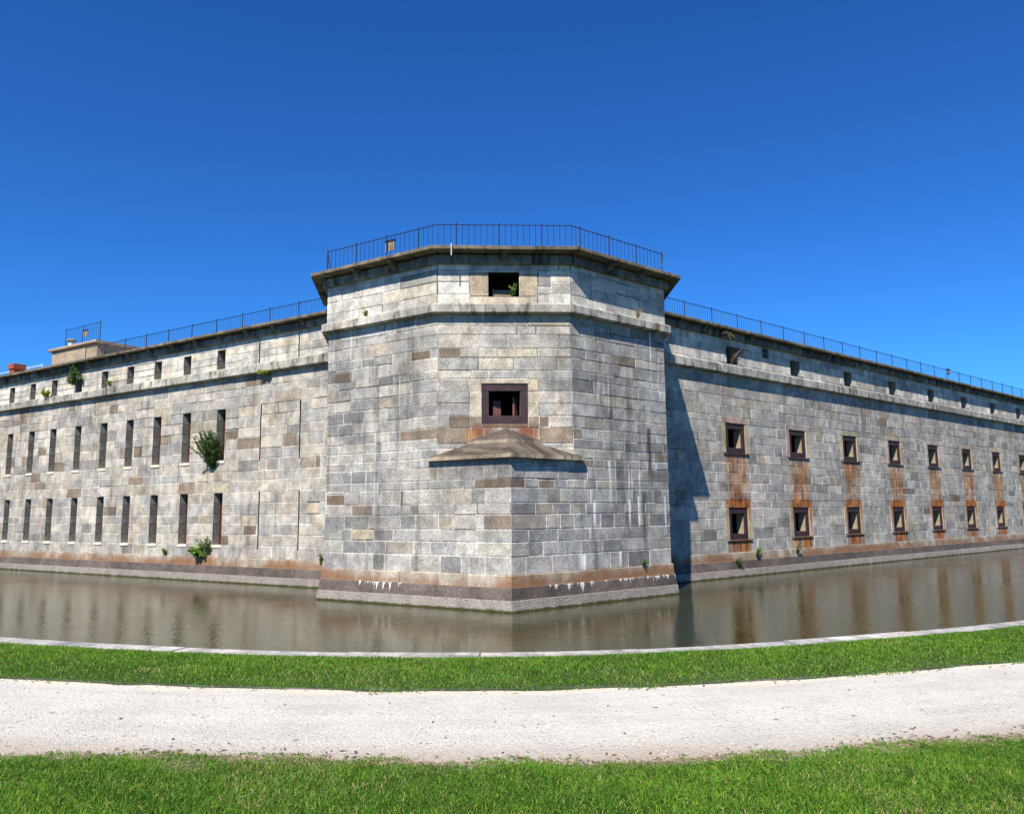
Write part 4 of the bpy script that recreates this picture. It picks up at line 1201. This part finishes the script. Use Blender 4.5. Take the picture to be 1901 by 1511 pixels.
def blades(name, t, off, h, wd, label, dz=0.0):
    n = len(t)
    x, y = edge_pt(t, off); z = ground_z(off, t) - .008 + dz
    az = RNG.uniform(0, 2 * np.pi, n); ln = RNG.uniform(.25, 1.35, n) * h
    bx, by = np.cos(az) * ln, np.sin(az) * ln
    fa = RNG.uniform(0, np.pi, n); sx_, sy_ = np.cos(fa) * wd * .5, np.sin(fa) * wd * .5
    V = np.empty((n, 5, 3), np.float32)
    V[:, 0] = np.stack([x - sx_, y - sy_, z], 1); V[:, 1] = np.stack([x + sx_, y + sy_, z], 1)
    mx, my, mz = x + bx * .38, y + by * .38, z + h * .55
    V[:, 2] = np.stack([mx + sx_ * .8, my + sy_ * .8, mz], 1); V[:, 3] = np.stack([mx - sx_ * .8, my - sy_ * .8, mz], 1)
    V[:, 4] = np.stack([x + bx, y + by, z + h * np.clip(1.05 - .5 * ln / h, .3, 1)], 1)
    cl = .8 * vnoise(x, y, 3.5, 5) + .8 * vnoise(x, y, 11, 6) + RNG.normal(0, .35, n)
    k = RNG.uniform(.70, 1.3, n)
    g1 = np.array([.125, .265, .026]); g2 = np.array([.052, .140, .015]); g3 = np.array([.19, .30, .035])
    cl = cl + .7 * vnoise(x, y, .9, 77)
    mixf = np.clip(.5 + cl * .5, 0, 1)[:, None]
    c = g1 * mixf + g2 * (1 - mixf)
    yl = (RNG.random(n) < .16)[:, None]; c = np.where(yl, g3, c)
    dr = (RNG.random(n) < .04 + .12 * (vnoise(x, y, 1.3, 9) > .42))[:, None]; c = np.where(dr, np.array([.36, .30, .14]), c)
    c = c * k[:, None]
    me = bpy.data.meshes.new(name)
    me.vertices.add(n * 5); me.vertices.foreach_set('co', V.ravel())
    base = (np.arange(n) * 5)[:, None]
    loops = np.concatenate([base + np.array([[0, 1, 2, 3]]), base + np.array([[3, 2, 4]])], 1)
    me.loops.add(n * 7); me.loops.foreach_set('vertex_index', loops.ravel().astype(np.int32))
    st = np.stack([np.arange(n) * 7, np.arange(n) * 7 + 4], 1).ravel().astype(np.int32)
    me.polygons.add(n * 2); me.polygons.foreach_set('loop_start', st)
    me.polygons.foreach_set('loop_total', np.tile([4, 3], n).astype(np.int32))
    a = me.color_attributes.new('col', 'FLOAT_COLOR', 'POINT')
    cc = np.concatenate([np.repeat(c[:, None, :], 5, 1), np.ones((n, 5, 1))], 2).astype(np.float32)
    a.data.foreach_set('color', cc.ravel())
    me.materials.append(M['grass'])
    me.update(calc_edges=True); me.validate()
    o = bpy.data.objects.new(name, me); COL.objects.link(o)
    return tag(o, label, 'grass', None, 'stuff')

def strip_blades():
    n = 190000
    t = RNG.uniform(-11.5, 11.5, n); off = RNG.uniform(.36, 3.02, n)
    a = gi_edge(t); b = p_edge(t)
    x, y = edge_pt(t, off); cl = vnoise(x, y, 2.2, 21)
    keep = (off > a + .06 + RNG.uniform(-.05, .10, n) - .16 * (cl > .6)) & (off < b + RNG.uniform(-.10, .06, n) + .08 * (cl > .3))
    t, off, cl = t[keep], off[keep], cl[keep]
    h = np.interp(off, [.4, 1.0, 2.2, 2.9], [.06, .062, .058, .035]) * RNG.uniform(.55, 1.25, len(t)) * (1 + .25 * cl)
    blades('grass_verge', t, off, h, np.full(len(t), .0075), 'narrow strip of mown green grass between the moat coping and the white path')
strip_blades()
def near_blades():
    n = 380000
    t = RNG.uniform(-4.9, 4.9, n); off = 5.0 + 2.1 * RNG.random(n) ** 1.1
    n2 = 190000                                         # thinner turf further along, to either side
    t2 = RNG.uniform(4.9, 10.5, n2) * RNG.choice([-1, 1], n2); off2 = 5.0 + 3.4 * RNG.random(n2) ** 1.1
    t = np.concatenate([t, t2]); off = np.concatenate([off, off2]); n += n2
    b = q_edge(t)
    x, y = edge_pt(t, off); cl = vnoise(x, y, 2.6, 33); c2 = vnoise(x, y, 9, 34)
    d = off - b
    p = np.clip((d + .12 + .14 * c2) / .30, 0, 1)
    keep = RNG.random(n) < p * p
    t, off, cl, d = t[keep], off[keep], cl[keep], d[keep]
    h = np.interp(d, [-.1, .25, .8, 2], [.025, .042, .052, .052]) * RNG.uniform(.5, 1.35, len(t)) * (1 + .35 * cl)
    blades('grass_lawn', t, off, h, RNG.uniform(.004, .007, len(t)), 'green mown lawn in the foreground below the white path', .004)
near_blades()

# ------------------------------------------------------------------ loose gravel and leaf litter
def pebble_field():
    mb = MB()
    for i in range(5200):
        t = random.uniform(-7.5, 8.5)
        off = 5.25 - abs(random.gauss(0, .75)) if random.random() < .8 else random.uniform(2.9, 5.2)
        if off < 2.9: continue
        x, y = edge_pt(t, off); z = .842
        r = random.uniform(.004, .011); k = random.uniform(.30, .44)
        col = (k, k * .955, k * .92)
        a0 = random.uniform(0, 6.28); top = (x, y, z + r * random.uniform(.6, 1.1))
        ring = [(x + r * random.uniform(.8, 1.3) * math.cos(a0 + q * 1.257), y + r * random.uniform(.8, 1.3) * math.sin(a0 + q * 1.257), z) for q in range(5)]
        for q in range(5): mb.poly([ring[q], ring[(q + 1) % 5], top], col)
    t = NT('pebble'); c = t.n('ShaderNodeAttribute', attribute_name='col').outputs['Color']
    o = mb.build('gravel', t.done(c, .9))
    tag(o, 'pale crushed gravel scattered over the white path', 'gravel', None, 'stuff')
pebble_field()
def litter():
    mb = MB()
    spots = [(-3.4, .5), (-2.2, .35), (-1.05, .6), (.1, .4), (.75, .5), (1.9, .3), (2.7, .6), (3.6, .8), (-4.6, .6)]
    for i in range(2600):
        u = random.random()
        t = random.uniform(-7, 8.2)
        if random.random() < .6:
            a_, b_ = random.choice(spots); t = random.gauss(a_, b_ * .6); u = .3
        if u < .72: off = float(q_edge(np.array([t]))[0]) - abs(random.gauss(0, .12)) + .10
        elif u < .88: off = float(p_edge(np.array([t]))[0]) + abs(random.gauss(0, .07))
        else: off = random.uniform(3.1, 5.1)
        x, y = edge_pt(t, off); z = .842 + random.uniform(0, .005)
        L = random.uniform(.010, .040); a = random.uniform(0, 6.28); wd = L * random.uniform(.15, .4)
        k = random.uniform(.5, 1.2); col = random.choice([(.24, .15, .09), (.17, .12, .075), (.30, .22, .12), (.12, .13, .06)])
        dx, dy = math.cos(a) * L, math.sin(a) * L; ex, ey = -math.sin(a) * wd, math.cos(a) * wd
        mb.poly([(x - dx, y - dy, z), (x + ex, y + ey, z + .006), (x + dx, y + dy, z + .004), (x - ex, y - ey, z + .002)], tuple(c * k for c in col))
    t = NT('leaf_litter'); c = t.n('ShaderNodeAttribute', attribute_name='col').outputs['Color']
    tag(mb.build('leaf_litter', t.done(c, .9)), 'brown leaf and grass scraps along the edges of the white path', 'leaf litter', None, 'stuff')
litter()
